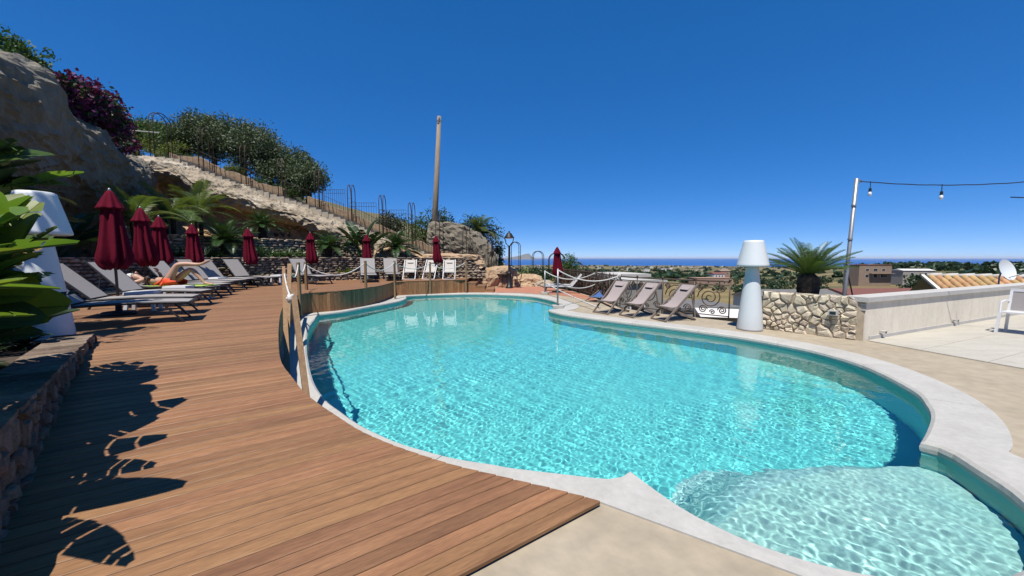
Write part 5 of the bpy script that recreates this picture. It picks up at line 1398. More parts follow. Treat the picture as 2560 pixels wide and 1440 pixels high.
BAN = [blade_mesh(1., .17, 'bananaleaf', d, c, 12, tr) for d, c, tr in ((.35, .3, 0), (.55, .35, 3), (.75, .25, 5), (.5, .15, 6))]
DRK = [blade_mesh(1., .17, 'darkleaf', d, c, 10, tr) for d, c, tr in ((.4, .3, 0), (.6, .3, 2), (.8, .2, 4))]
def clump(name, label, loc, n, size, meshes, elev=(.2, 1.3), group=None, cat='plant', arc=None, base_r=.12):
    root = empty(name, loc, label=label, cat=cat, group=group); ga = 2.39996
    for k in range(n):
        t = (k + .5) / n; az = k * ga + rnd.uniform(-.3, .3)
        if arc: az = arc[0] + (arc[1] - arc[0]) * ((k * .618) % 1)
        o = obj('leaf', meshes[k % len(meshes)], root, (base_r * math.cos(az), base_r * math.sin(az), 0)); e = elev[0] + (elev[1] - elev[0]) * t
        o.rotation_euler = (Matrix.Rotation(az, 3, 'Z') @ Matrix.Rotation(-e + .2, 3, 'Y') @ Matrix.Rotation(rnd.uniform(-.4, .4), 3, 'X')).to_euler(); s = size * rnd.uniform(.8, 1.15); o.scale = (s, s, s)
    return root
clump('strelitzia', 'tall broad-leaved strelitzia behind the seventh umbrella', PY(905, 640, 19.6), 11, 1.9, DRK + BAN[:1], (.7, 1.5))
# strap-leaved plants
def strap_mesh(L, w, m, droop=1., name='foliage', n=30, tilt=(.3, 1.35)):
    mb = MB()
    for k in range(n):
        az = k * 2.39996 + rnd.uniform(-.3, .3); e = lerp(tilt[0], tilt[1], rnd.random()); l = L * rnd.uniform(.7, 1.1); q = []
        for i in range(6):
            t = i / 5; r = l * (t * math.cos(e) + .15 * t * t * droop); z = l * (t * math.sin(e) - .45 * droop * t * t * math.cos(e) - .15 * droop * t ** 3)
            q.append((r, z, w * (1 - .15 * t - .85 * t ** 4)))
        ca, sa = math.cos(az), math.sin(az); base = len(mb.v)
        for (r, z, ww) in q: mb.v += [(ca * r - sa * ww / 2, sa * r + ca * ww / 2, z + ww * .15), (ca * r, sa * r, z - ww * .1), (ca * r + sa * ww / 2, sa * r - ca * ww / 2, z + ww * .15)]
        for i in range(5):
            b = base + i * 3; mb.f += [(b, b + 1, b + 4, b + 3), (b + 1, b + 2, b + 5, b + 4)]
    return mb.mesh(name, m, True)
STR = [strap_mesh(.62, .035, 'strap') for _ in range(3)]
YEL = [strap_mesh(.42, .05, 'yellowleaf', .7, n=34) for _ in range(3)]
BRO = [strap_mesh(.5, .045, 'strap', .9, n=26) for _ in range(2)]
AGA = [strap_mesh(.75, .10, 'agave', .55, n=20, tilt=(.3, 1.3)) for _ in range(2)]
SPOT = [(405, 636, 13.4, 1), (432, 636, 13.8, 1), (452, 637, 14.0, 1), (530, 638, 14.6, 1), (548, 638, 14.8, .9), (655, 637, 15.8, 1.1), (680, 637, 16.1, 1), (702, 637, 16.4, 1.1), (722, 637, 16.7, 1), (742, 637, 17.0, 1), (757, 637, 17.3, .9), (868, 612, 19.4, .8)]
for k, (px, py, y, s) in enumerate(SPOT):
    lb = f'strap-leaved plant on the stone wall, {ORD[k]} from the left of its row' if k < 11 else 'lone strap-leaved plant left of the strelitzia'
    o = obj('strap_leaf_plant', STR[k % 3], None, PY(px, py + 4, y)); o.scale = (s, s, s); o.rotation_euler.z = k; tag(o, lb, 'plant', 'strap-leaved plants on the wall')
YS = [(500, 722, 13.0, 'yellow-green rosette plant beside the raised legs of the sunbather'), (540, 714, 13.9, 'yellow-green rosette plant left of the fifth umbrella'), (648, 706, 15.3, 'yellow-green rosette plant right of the fifth umbrella'), (672, 703, 15.7, 'small yellow-green rosette plant left of the timber posts'), (850, 694, 17.9, 'bright yellow-green rosette plant at the foot of the middle wall'), (868, 695, 18.1, 'yellow-green rosette plant left of the pool-facing loungers'), (960, 692, 19.2, 'yellow-green rosette plant behind the last lounger'), (1093, 690, 19.9, 'yellow-green rosette plant between the white deck chairs'), (1138, 690, 20.0, 'yellow-green rosette plant right of the white deck chairs'), (325, 730, 11.6, 'dim yellow-green rosette plant behind the second umbrella'), (370, 728, 11.9, 'shaded yellow-green rosette plant behind the head of the sunbather')]
for k, (px, py, y, lb) in enumerate(YS):
    p = PY(px, py, y); o = obj('rosette_plant', YEL[k % 3], None, (p.x, p.y, .84 if y > 13.5 else max(.56, p.z))); s = rnd.uniform(1.0, 1.35); o.scale = (s, s, s * 1.1); o.rotation_euler.z = k * 1.3; tag(o, lb, 'plant', 'yellow-green rosette plants')
for k, (px, py, y) in enumerate([(1300, 690, 23.6), (1322, 688, 24.0)]):
    o = obj('agave', AGA[k % 2], None, PY(px, py, y)); o.scale = (1.1, 1.1, 1.1); tag(o, ['pale agave just right of the street lamp post', 'pale agave left of the lone sea-side arch'][k], 'plant', 'pale agaves')
# succulents on the ochre bank
for k, px in enumerate((690, 708, 722)):
    o = obj('red_succulent', strap_mesh(.3, .06, 'magenta' if False else 'bark', .3, n=16), None, PY(px, 592, 19.3)); tag(o, ['left', 'middle', 'right'][k] + ' small dark red succulent beside the potted cycad', 'plant', 'dark red succulents')

# ------------------------------------------------------------------ foreground banana plants (left)
def aimed_leaf(root, base, tip, w, m, droop, tears, roll=0., stem=.38, cup=.25, gap=.84):
    base, tip = Vector(base), Vector(tip); d = tip - base; L = d.length
    me = blade_mesh(1., w, m, droop, cup, 14, tears, stem=stem, gap=gap); o = obj('leaf', me, root, base - root.location)
    loc_tip = Vector((1 - .12 * droop, 0, .42 - droop * .75)); k = L / loc_tip.length
    yaw = math.atan2(d.y, d.x); el = math.asin(d.z / L); el0 = math.atan2(loc_tip.z, loc_tip.x)
    o.rotation_euler = (Matrix.Rotation(yaw, 3, 'Z') @ Matrix.Rotation(-(el - el0), 3, 'Y') @ Matrix.Rotation(roll, 3, 'X')).to_euler(); o.scale = (k, k, k); return o
rl = random.Random(5); b1 = Vector((-4.15, 2.75, .62)); ban1 = empty('banana_plant', b1, label='lush banana plant with sunlit leaves at the left picture edge', cat='plant', group='banana plants in the left planter')
for (px, py, y, w, m, dr, tr, roll) in [(108, 508, 3.75, .14, 'yellowleaf', .62, 2, .5), (104, 566, 3.55, .14, 'bananaleaf', .8, 6, -.3), (60, 490, 3.4, .16, 'bananaleaf', .7, 3, .2), (180, 600, 3.9, .14, 'bananaleaf', .95, 5, .6), (150, 640, 3.8, .15, 'dryleaf', 1.05, 8, .2), (165, 690, 3.8, .13, 'bananaleaf', 1.0, 9, -.8), (90, 700, 3.5, .15, 'bananaleaf', .9, 4, .3), (75, 720, 3.3, .16, 'bananaleaf', .8, 3, -.2),
                                     (142, 755, 3.6, .12, 'darkleaf', 1.1, 8, .6), (125, 790, 3.3, .19, 'bananaleaf', .75, 0, -.9), (60, 640, 3.1, .17, 'bananaleaf', .8, 2, .1), (20, 560, 3.0, .17, 'bananaleaf', .5, 2, .4), (40, 830, 2.9, .2, 'darkleaf', .9, 0, .2), (10, 700, 2.9, .18, 'bananaleaf', .8, 3, 0), (95, 600, 3.5, .14, 'yellowleaf', .9, 7, .5), (70, 860, 3.1, .15, 'darkleaf', .9, 2, -.5), (-20, 480, 2.9, .17, 'bananaleaf', .4, 2, .3), (70, 492, 3.6, .16, 'yellowleaf', .55, 2, .8), (82, 552, 3.5, .16, 'yellowleaf', .7, 4, .8), (60, 620, 3.3, .19, 'bananaleaf', .8, 3, .8), (55, 530, 3.2, .2, 'bananaleaf', .7, 2, .8), (120, 640, 3.6, .17, 'bananaleaf', .9, 6, .7), (30, 760, 3.0, .22, 'bananaleaf', .8, 1, .9), (90, 815, 3.2, .2, 'bananaleaf', .8, 0, 1.0)]:
    aimed_leaf(ban1, b1 + Vector((rl.uniform(-.25, .25), rl.uniform(-.25, .25), rl.uniform(0, .35))), PY(px, py, y * .84), w * 1.12, m, dr, tr, rl.uniform(.45, .95) if px > 25 else roll)
b0 = Vector((-3.35, 1.55, .62)); ban0 = empty('banana_plant', b0, label='banana plant mostly out of frame whose leaves shade the near deck', cat='plant', group='banana plants in the left planter')
for (tx, ty, tz) in [(-2.2, 1.7, 1.5), (-2.72, 2.15, 1.65), (-2.95, 2.5, 1.4), (-2.3, 1.1, 1.45), (-2.0, 1.35, 1.25), (-3.2, 2.35, 1.9), (-2.85, 1.7, 2.0), (-2.5, 2.0, 1.3), (-2.6, 1.4, 1.8), (-3.05, 2.7, 1.7), (-2.35, 1.5, 1.75), (-2.75, 1.9, 1.15)]:
    aimed_leaf(ban0, b0 + Vector((rnd.uniform(-.2, .2), rnd.uniform(-.2, .2), rnd.uniform(0, .4))), (tx, ty, tz), rnd.uniform(.085, .13), 'bananaleaf', rnd.uniform(.6, .95), rnd.randint(2, 6), rnd.uniform(-.35, .35), gap=rnd.uniform(.72, .9))
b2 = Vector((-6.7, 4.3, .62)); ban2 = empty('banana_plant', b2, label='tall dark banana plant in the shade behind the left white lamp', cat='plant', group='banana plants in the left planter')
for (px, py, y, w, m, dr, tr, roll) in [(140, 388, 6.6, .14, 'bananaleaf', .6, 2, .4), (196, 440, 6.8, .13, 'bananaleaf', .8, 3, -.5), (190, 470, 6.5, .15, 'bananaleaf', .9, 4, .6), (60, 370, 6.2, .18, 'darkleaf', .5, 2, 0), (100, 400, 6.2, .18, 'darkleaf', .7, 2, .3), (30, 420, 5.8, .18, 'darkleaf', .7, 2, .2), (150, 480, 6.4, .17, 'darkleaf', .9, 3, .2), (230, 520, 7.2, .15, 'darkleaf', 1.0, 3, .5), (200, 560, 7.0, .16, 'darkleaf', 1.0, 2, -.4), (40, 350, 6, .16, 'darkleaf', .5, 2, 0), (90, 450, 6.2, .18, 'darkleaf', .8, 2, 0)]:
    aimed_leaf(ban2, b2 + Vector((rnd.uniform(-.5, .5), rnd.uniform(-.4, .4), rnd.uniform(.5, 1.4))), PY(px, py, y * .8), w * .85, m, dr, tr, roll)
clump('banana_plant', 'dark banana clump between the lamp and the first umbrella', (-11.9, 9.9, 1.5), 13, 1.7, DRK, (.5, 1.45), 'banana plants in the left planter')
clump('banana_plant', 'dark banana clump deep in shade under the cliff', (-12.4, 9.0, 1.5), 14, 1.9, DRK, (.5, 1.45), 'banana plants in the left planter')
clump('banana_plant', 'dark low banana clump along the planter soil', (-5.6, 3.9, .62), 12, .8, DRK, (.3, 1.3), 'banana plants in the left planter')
# low dark ground plants under the lamp
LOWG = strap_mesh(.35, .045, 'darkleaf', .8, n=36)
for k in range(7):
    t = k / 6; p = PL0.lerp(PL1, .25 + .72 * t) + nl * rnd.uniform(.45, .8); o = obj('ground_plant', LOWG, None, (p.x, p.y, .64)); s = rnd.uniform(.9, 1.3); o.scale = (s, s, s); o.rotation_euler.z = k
    tag(o, f'low dark plant in the near planter, {ORD[k]} from the camera', 'plant', 'low plants in the near planter')

# ------------------------------------------------------------------ trees on the hill
def tree(name, label, base, blobs, n, leaf, m, trunk_r=.16, group='trees on the hillside', seed=1, cat='tree', limbs=4):
    rg = np.random.default_rng(seed); root = empty(name, base, label=label, cat=cat, group=group)
    mb = MB(); top = min(b[2] for b in blobs); cz = np.mean([b[2] for b in blobs])
    mb.tube([(0, 0, -.5), (.1, .05, cz * .35), (.05, -.05, cz * .7)], [trunk_r * 1.3, trunk_r, trunk_r * .7], 8)
    for b in blobs[:limbs + 3]:
        s = Vector((.06, 0, cz * .4)); e = Vector((b[0], b[1], b[2])); mb.tube([s, s.lerp(e, .5) + Vector((0, 0, .1)), e], [trunk_r * .6, trunk_r * .35, .02], 6)
    mb.build('trunk', 'bark', root, True)
    V, Fc = leaf_cloud(blobs, n, leaf, rg); obj('crown', np_mesh('crown', V, Fc, m), root)
    return root
def auto_blobs(w, h, z0, n, seed):
    rg = random.Random(seed); out = []
    for k in range(n):
        a = rg.uniform(0, 2 * pi); r = rg.uniform(.1, .62) * w / 2; z = z0 + h * rg.uniform(.25, .85); q = rg.uniform(.2, .36)
        out.append((r * math.cos(a), r * math.sin(a) * .8, z, w * q, w * q * .85, h * q * rg.uniform(.85, 1.1)))
    return out
# px span, top py, distance, ground z
def hill_z(x): return float(np.interp(x, [-60, -30, -19, -4.4, 0, 2.8], [11, 9, 7.0, 1.9, .4, -1.5]))
OT = [(330, 292, 27, 3.4, 'olive tree at the far left behind the bougainvillea'), (385, 305, 29, 3.2, 'olive tree behind the uppermost arch'), (455, 318, 27, 3.4, 'low olive tree right of the uppermost arch'), (525, 290, 27, 4.2, 'tall olive tree behind the second arch'),
      (600, 300, 26, 5.4, 'biggest olive tree in the middle of the hill'), (665, 335, 25.5, 4.6, 'dense olive tree behind the third arch'), (720, 378, 25.2, 3.6, 'olive tree behind the fourth arch'), (765, 405, 25, 3.0, 'rightmost olive tree on the slope, behind the fifth arch')]
for k, (px, py, y, w, lb) in enumerate(OT):
    tp_ = PY(px, py, y); gz_ = hill_z(tp_.x) + .05 * (y - 22); h = tp_.z - gz_
    bl_ = auto_blobs(w, h * .78, h * .2, 12, k + 3); mxz = max(b[2] + b[5] for b in bl_); bl_ = [(b[0], b[1], b[2] * h / mxz, b[3], b[4], b[5] * h / mxz) for b in bl_]
    tree('olive_tree', lb, (tp_.x, y, gz_), bl_, 16000 if w > 4 else 10000, .15, 'olive' if k not in (0, 2) else 'leaf', seed=k + 20)
# lighter shrubs along the upper wall
for k, (px, py, y, w, h, m, lb) in enumerate([(345, 352, 24.2, 2.2, 1.5, 'yellowleaf', 'yellow-green shrub behind the pale pipe'), (425, 372, 24.0, 1.8, 1.2, 'yellowleaf', 'yellow-green shrub at the foot of the uppermost arch'), (580, 425, 24.4, 1.6, 1.0, 'yellowleaf', 'small bright shrub above the garden wall, below the olives'), (480, 400, 24.0, 1.6, .8, 'leaf', 'low green shrub beside the second arch'), (640, 455, 24.2, 1.8, 1.0, 'leaf', 'low green shrub beside the third arch'), (720, 480, 24.3, 2.4, 1.4, 'leaf', 'green shrub at the gap in the garden wall'), (690, 470, 24.6, 2.2, 1.6, 'olive', 'grey-green shrub behind the gap in the garden wall')]):
    c = PY(px, py, y); bl_ = auto_blobs(w, h, -h * .3, 6, 60 + k)
    root = empty('shrub', (c.x, y, c.z - h * .4), label=lb, cat='shrub', group='shrubs along the hillside'); V, Fc = leaf_cloud(bl_, 1800, .11, np.random.default_rng(k)); obj('foliage', np_mesh('foliage', V, Fc, m), root)
    mb = MB(); mb.tube([(0, 0, -1.2), (0, 0, h * .3)], .05, 6); mb.build('stem', 'bark', root)
for k, (px, py, y, w, hh, m, lb) in enumerate([(1060, 520, 29, 3.6, 3.0, 'leaf', 'round leafy tree left behind the utility pole'), (1110, 525, 30, 2.6, 2.6, 'darkleaf', 'dark leafy tree right behind the utility pole'), (975, 535, 30, 2.6, 2.0, 'darkleaf', 'low dark tree left of the eighth arch'), (1196, 540, 28, 3.0, 3.4, 'darkleaf', 'bushy dark palm-like tree behind the grey rock outcrop'), (1240, 600, 28, 1.6, 2.2, 'darkleaf', 'small dark tree at the right end of the rock outcrop')]):
    t = PY(px, py, y); bl_ = auto_blobs(w, hh, -hh * .05, 9, 90 + k); mxz = max(b[2] + b[5] for b in bl_)
    tree('leafy_tree', lb, (t.x, y, t.z - mxz), bl_, 4200, .15, m, .12, 'trees beyond the stairs', 40 + k)
t = PY(1195, 560, 27.5); cycad('spiky palm crown rising behind the rock outcrop', (t.x, 27.5, t.z - 1.2), 1.5, 26, .6, .2, meshes=PAF, name='crown_palm', group=None)
# bush right of the lone umbrella, hanging over the terrace edge
for k, (px, py, y, w, hh, lb) in enumerate([(1425, 632, 22.5, 1.5, 1.7, 'green bush with loose twigs right of the lone umbrella'), (1335, 665, 24.5, 2.2, 1.2, 'dark green bush below the lone sea-side arch'), (1390, 672, 23.6, 2.4, 1.6, 'dark bush behind the slatted loungers'), (1455, 668, 21.5, 1.4, 1.2, 'dark bush trailing behind the brushwood screen')]):
    t = PY(px, py, y); bl_ = auto_blobs(w, hh, 0, 8, 120 + k); mxz = max(b[2] + b[5] for b in bl_)
    tree('terrace_bush', lb, (t.x, y, t.z - mxz), bl_, 2600, .10, 'darkleaf' if k else 'leaf', .06, 'bushes at the terrace edge', 70 + k, 'bush')
mb = MB(); t0_ = PY(1440, 640, 22.5)
# ------------------------------------------------------------------ bougainvillea on the cliff edge
bb = PY(215, 330, 13.2); boug = empty('bougainvillea', bb, label='magenta bougainvillea spilling over the top of the cliff', cat='plant')
blb = [PY(*q) - bb for q in ((140, 222, 12.0), (175, 245, 12.4), (205, 252, 12.9), (235, 275, 13.3), (255, 302, 13.8), (270, 330, 14.4), (215, 288, 13.2), (170, 268, 12.4), (285, 365, 15.4), (318, 362, 16.0))]
blb = [(b.x, b.y, b.z, r_, r_ * .9, r_ * .8) for b, r_ in zip(blb, (.45, .62, .72, .72, .7, .6, .72, .6, .5, .38))]
V, Fc = leaf_cloud(blb, 5200, .13, np.random.default_rng(5), shell=.3, aspect=1.6); obj('foliage', np_mesh('foliage', V, Fc, 'darkleaf'), boug)
V, Fc = leaf_cloud([(b[0], b[1], b[2] + .05, b[3] * 1.08, b[4] * 1.08, b[5] * 1.08) for b in blb], 5200, .12, np.random.default_rng(6), shell=.7, aspect=1.3); obj('flowers', np_mesh('flowers', V, Fc, 'magenta'), boug)
pts = [PY(*q) - bb for q in ((235, 240, 13.8), (255, 231, 14), (280, 238, 14.2), (306, 252, 14.4))]; mb = MB(); mb.tube(catmull(pts, 4), .018, 5); mb.build('branch', 'bark', boug)
V, Fc = leaf_cloud([(p.x, p.y, p.z, .10, .10, .08) for p in catmull(pts, 5)], 260, .10, np.random.default_rng(8), shell=.2, aspect=1.3); obj('flowers', np_mesh('flowers', V, Fc, 'magenta'), boug)
# trees on the cliff top at the far left
for k, (px, py, y, w, hh, lb) in enumerate([(5, 75, 11, 1.5, 1.6, 'green tree on the cliff top at the left picture edge'), (70, 132, 11.4, .9, .8, 'green shrub on the cliff edge left of the bougainvillea'), (-60, 30, 10.2, 1.9, 1.9, 'tree on the cliff top mostly out of frame')]):
    t = PY(px, py, y); bl_ = auto_blobs(w, hh, 0, 9, 150 + k); mxz = max(b[2] + b[5] for b in bl_)
    tree('cliff_tree', lb, (t.x, y, t.z - mxz), bl_, 3200, .12, 'leaf', .10, 'trees on the cliff top', 90 + k)

bl_ = auto_blobs(3.9, 2.6, 3.2, 12, 333)
tree('shade_tree', 'tall tree outside the left picture edge shading the planter', (-8.15, 2.7, .6), bl_, 12000, .16, 'leaf', .14, None, 111)
# ================================================================== BELOW AND BEYOND
def land_z(x, y):
    r = math.hypot(x, y); az = math.degrees(math.atan2(x, y))
    z = float(np.interp(r, [0, 14, 22, 40, 80, 140, 200, 320, 500, 1000, 2000, 3000, 4000, 4400, 4700, 6000], [-4.5, -4.5, -5.5, -8, -10, -10, -10.5, -17, -22, -36, -58, -70, -79, -79.5, -83, -95]))
    rt_ = sstep((az - 33) / 12)
    hill = float(np.interp(r, [0, 150, 250, 500, 900, 1400, 2200, 4000], [0, 0, 2, 8, 22, 18, 6, 0]))
    z += hill * rt_
    z += .0035 * min(r, 1500) * noise.noise(Vector((x * .006, y * .006, 2.))) * sstep((r - 60) / 200) + (5 * noise.noise(Vector((x * .0018, y * .0018, 7.)))) * sstep((r - 400) / 800)
    if az < -5: z += 0
    return z
rad = [3, 8, 14, 18, 22, 28, 35, 45, 60, 80, 105, 140, 180, 230, 290, 360, 450, 560, 700, 870, 1080, 1330, 1650, 2000, 2450, 3000, 3500, 4000, 4400, 4700, 5500]
nA = 300; V = []; Fc = []
for r in rad:
    for k in range(nA):
        a = 2 * pi * k / nA; x, y = r * math.sin(a), r * math.cos(a); V.append((x, y, land_z(x, y)))
for j in range(len(rad) - 1):
    for k in range(nA): Fc.append((j * nA + k, j * nA + (k + 1) % nA, (j + 1) * nA + (k + 1) % nA, (j + 1) * nA + k))
lm = bpy.data.materials.new('countryside'); lm.use_nodes = True; nt = lm.node_tree; L_ = nt.links.new; b = nt.nodes['Principled BSDF']; b.inputs['Roughness'].default_value = 1; b.inputs['Specular IOR Level'].default_value = .1
g = nd(nt, 'ShaderNodeNewGeometry'); vo = nd(nt, 'ShaderNodeTexVoronoi'); vo.inputs['Scale'].default_value = .011; L_(g.outputs['Position'], vo.inputs['Vector'])
sx_ = nd(nt, 'ShaderNodeSeparateColor'); L_(vo.outputs['Color'], sx_.inputs[0])
cr = nd(nt, 'ShaderNodeValToRGB'); cr.color_ramp.interpolation = 'CONSTANT'; e = cr.color_ramp.elements
e[0].color = (.10, .095, .045, 1); e[1].position = .22; e[1].color = (.25, .185, .09, 1)
for po, co in ((.45, (.10, .10, .045, 1)), (.6, (.30, .235, .11, 1)), (.74, (.06, .075, .03, 1)), (.88, (.17, .11, .06, 1))): k_ = e.new(po); k_.color = co
L_(sx_.outputs[0], cr.inputs[0])
nz = nd(nt, 'ShaderNodeTexNoise'); nz.inputs['Scale'].default_value = .05; nz.inputs['Detail'].default_value = 8; L_(g.outputs['Position'], nz.inputs['Vector'])
cr2 = nd(nt, 'ShaderNodeValToRGB'); cr2.color_ramp.elements[0].position = .42; cr2.color_ramp.elements[0].color = (.045, .055, .022, 1); cr2.color_ramp.elements[1].position = .6; cr2.color_ramp.elements[1].color = (.19, .145, .075, 1); L_(nz.outputs[0], cr2.inputs[0])
mx = nd(nt, 'ShaderNodeMixRGB'); mx.inputs[0].default_value = .5; L_(cr.outputs[0], mx.inputs[1]); L_(cr2.outputs[0], mx.inputs[2]); L_(mx.outputs[0], b.inputs['Base Color'])
tag(obj('countryside', np_mesh('countryside', V, Fc, lm, True)), kind='structure')
# sea
sm = bpy.data.materials.new('sea water'); sm.use_nodes = True; b = sm.node_tree.nodes['Principled BSDF']; b.inputs['Base Color'].default_value = (.012, .085, .27, 1); b.inputs['Roughness'].default_value = .55; b.inputs['Specular IOR Level'].default_value = .25
mb = MB(); SB = 260000; ring = [4300, 6000, 9000, 15000, 30000, 70000, SB]
for j, r in enumerate(ring):
    for k in range(96): a = 2 * pi * k / 96; mb.v.append((r * math.sin(a), r * math.cos(a), -80))
for j in range(len(ring) - 1):
    for k in range(96): mb.f.append((j * 96 + k, j * 96 + (k + 1) % 96, (j + 1) * 96 + (k + 1) % 96, (j + 1) * 96 + k))
tag(mb.build('sea', sm), kind='structure')
# far headland mountain
rows = []; D = 21000.
prof_ = [(1225, 0), (1262, .25), (1285, .45), (1300, .62), (1318, .95), (1326, 1.), (1333, .55), (1342, .22), (1360, .05), (1372, 0)]
mb = MB()
for j, (dd, f) in enumerate(((0, 0), (900, .75), (1700, 1.0), (2600, .7), (3600, 0))):
    for px, h in prof_:
        p = PY(px, 645, D); mb.v.append((p.x, D + dd, -90 + h * f * 355 * (1 + .1 * noise.noise(Vector((px * .1, j, 0))))))
n = len(prof_)
for j in range(4):
    for k in range(n - 1): mb.f.append((j * n + k, j * n + k + 1, (j + 1) * n + k + 1, (j + 1) * n + k))
tag(mb.build('mountain', 'mountain'), kind='structure')

# ------------------------------------------------------------------ buildings
def house(name, label, c, w, d, h, rz, wall, roof, wins=(), roofm=None, flat=True, group=None, over=.3, rise=1.2, cat='house'):
    root = empty(name, c, rz, label=label, cat=cat, group=group)
    mb = MB(); mb.box((0, 0, h / 2 - 2), (w, d, h + 4)); mb.build('walls', wall, root)
    mb = MB()
    if flat: mb.box((0, 0, h + .12), (w + over, d + over, .22))
    else:
        x, y = w / 2 + over, d / 2 + over
        mb.add([(-x, -y, h), (x, -y, h), (x, y, h), (-x, y, h), (-x, 0, h + rise), (x, 0, h + rise)], [(0, 1, 5, 4), (3, 4, 5, 2), (0, 4, 3), (1, 2, 5), (0, 3, 2, 1)])
    mb.build('roof', roof, root)
    for (x, z, ww, hh) in wins:
        mb = MB(); fr_ = mb.box((0, 0, 0), (ww + .16, .06, hh + .16)); wo = mb.build('window', 'white' if wall != 'cap' else 'ironbrown', root, loc=(x, -d / 2 - .02, z)); mb = MB(); mb.box((0, -.035, 0), (ww, .02, hh)); mb.build('pane', 'glass', wo)
    return root
def gpt(px, py, y): return PY(px, py, y)
M['pinkwall'] = mat('pink render', (.42, .27, .20), (.36, .23, .17), scale=1, rough=.95)
M['tanwall'] = mat('tan render', (.34, .25, .18), (.29, .21, .15), scale=.6, rough=.95)
M['greywall'] = mat('grey render', (.38, .36, .33), (.30, .285, .26), scale=.6, rough=.95)
M['redroof'] = mat('rusty sheet roof', (.22, .085, .06), (.17, .07, .055), scale=.8, stretch=(6, .4, 1), rough=.8, fine=.2)
M['greyroof'] = mat('grey roof', (.20, .195, .185), (.14, .135, .13), scale=1.5, rough=.9, fine=.2)
M['whitewall'] = mat('white render', (.74, .72, .69), (.66, .64, .61), scale=1, rough=.9)
yy = 170.; a, b = PY(2147, 690, yy), PY(2228, 690, yy); w = b.x - a.x; zb = PY(2190, 697, yy).z
h_ = PY(2190, 663, yy).z - zb
r_ = house('farm_house', 'two storey tan house with dark windows in the middle distance', ((a.x + b.x) / 2, yy + 4, zb), w, 8, h_, 0, 'tanwall', 'redroof', [(-w * .25, h_ * .66, 1.4, .9), (w * .25, h_ * .66, 1.4, .9), (0, h_ * .66, 1.8, 1.1), (0, h_ * .22, 1.6, 1.6), (w * .28, h_ * .22, 3.0, 1.5), (-w * .25, h_ * .22, 1.4, 1.2)])
mb = MB(); mb.box((w * .15, -4.9, h_ * .40), (w * .7, 1.7, .22)); mb.build('balcony', 'tanwall', r_)
yy = 330.; c = PY(1789, 699, yy); house('white_house', 'small white house with a pale roof on the far slope', (c.x, yy, c.z), 11, 8, 5, .25, 'whitewall', 'redroof', [(-3, 3.2, 1, 1.3), (0, 3.2, 1, 1.3), (3, 3.2, 1, 1.3), (0, 1, 1.2, 1.6)], flat=False, rise=1.4)
c = PY(1806, 691, yy + 14); house('white_house', 'tan-roofed annexe behind the small white house', (c.x, yy + 14, c.z), 10, 7, 5, .25, 'pinkwall', 'tanwall', [(2, 3, 1, 1.2)], flat=False, rise=1.2)
yy = 230.; c = PY(1775, 713, yy); house('pink_house', 'low pinkish building below the small white house', (c.x, yy, c.z), 22, 9, 4.4, .1, 'pinkwall', 'pinkwall', [(3, 2.2, 1, 1.6), (6, 2.2, 1, 1.6), (8.5, 2.2, 1, 1.6), (-4, 2.2, 1, 1.3)])
yy = 190.; c = PY(2280, 692, yy); house('white_shed', 'long white roofed farm shed right of the tan house', (c.x, yy, c.z), 14, 7, 3.2, -.1, 'greywall', 'whitewall', [(-3, 1.6, 1.2, 1), (3, 1.6, 1.2, 1)], flat=False, rise=.8)
yy = 55.; c = PY(1985, 775, yy); house('grey_roof_house', 'low house with a grey sheet roof behind the potted cycad palm', (c.x - 1, yy, c.z), 11, 8, PY(1985, 742, yy).z - c.z, .05, 'whitewall', 'greyroof', [(-3, .9, 1.4, 1.0), (1, .9, 1.2, 1.0)], flat=False, rise=1.1)
yy = 44.; c = PY(2070, 780, yy); house('white_garage', 'white garage building left of the leaning light pole', (c.x, yy, c.z), 9.5, 6, PY(2070, 752, yy).z - c.z, .03, 'whitewall', 'greywall', [(-2.6, .7, 1.9, 1.0), (2.4, .9, 1.0, .8)])
yy = 60.; c = PY(2190, 780, yy); house('red_roof_house', 'low building with a rusty red sheet roof right of the light pole', (c.x + 1, yy, c.z), 17, 10, PY(2190, 741, yy).z - c.z, .06, 'greywall', 'redroof', [(-5, 1, 1, 1), (0, 1, 1, 1)], flat=False, rise=1.3)
yy = 74.; c = PY(2120, 770, yy); house('pink_roof_house', 'low house with a pale pink roof behind the light pole', (c.x - 1, yy, c.z), 8, 8, PY(2110, 735, yy).z - c.z, 0, 'whitewall', 'pinkwall', [(-2, 1, 1, 1), (1, 1, 1, 1)], flat=False, rise=1.0)
yy = 26.; c = PY(1800, 835, yy); house('white_canopy_house', 'shed with a bright white roof seen through the scroll railing', (c.x, yy, c.z), 2.6, 3, PY(1800, 784, yy).z - c.z, -.25, 'greywall', 'whitewall', [(-.5, .8, .7, .6)], over=.35, flat=False, rise=.35)
yy = 36.; c = PY(1690, 830, yy); house('grey_shed', 'grey shed roof below the railing behind the middle deck chairs', (c.x, yy, c.z), 9, 6, PY(1690, 765, yy).z - c.z, .1, 'greywall', 'greyroof', [(-2, 1, 1, 1)])
yy = 24.; c = PY(1560, 840, yy); house('pale_shed', 'pale shed seen between the two left taupe deck chairs', (c.x, yy, c.z), 3.4, 3, PY(1560, 705, yy).z - c.z, .2, 'greywall', 'cap', [(0, 2.0, .8, .8)])
yy = 30.; c = PY(1480, 800, yy); house('white_shed', 'white flat-roofed shed behind the brushwood screen', (c.x + 1.2, yy, c.z), 4.5, 4, PY(1500, 690, yy).z - c.z, .2, 'whitewall', 'cap', [(-.8, 1.5, .8, .8)])
rgv = random.Random(3); vg = 0
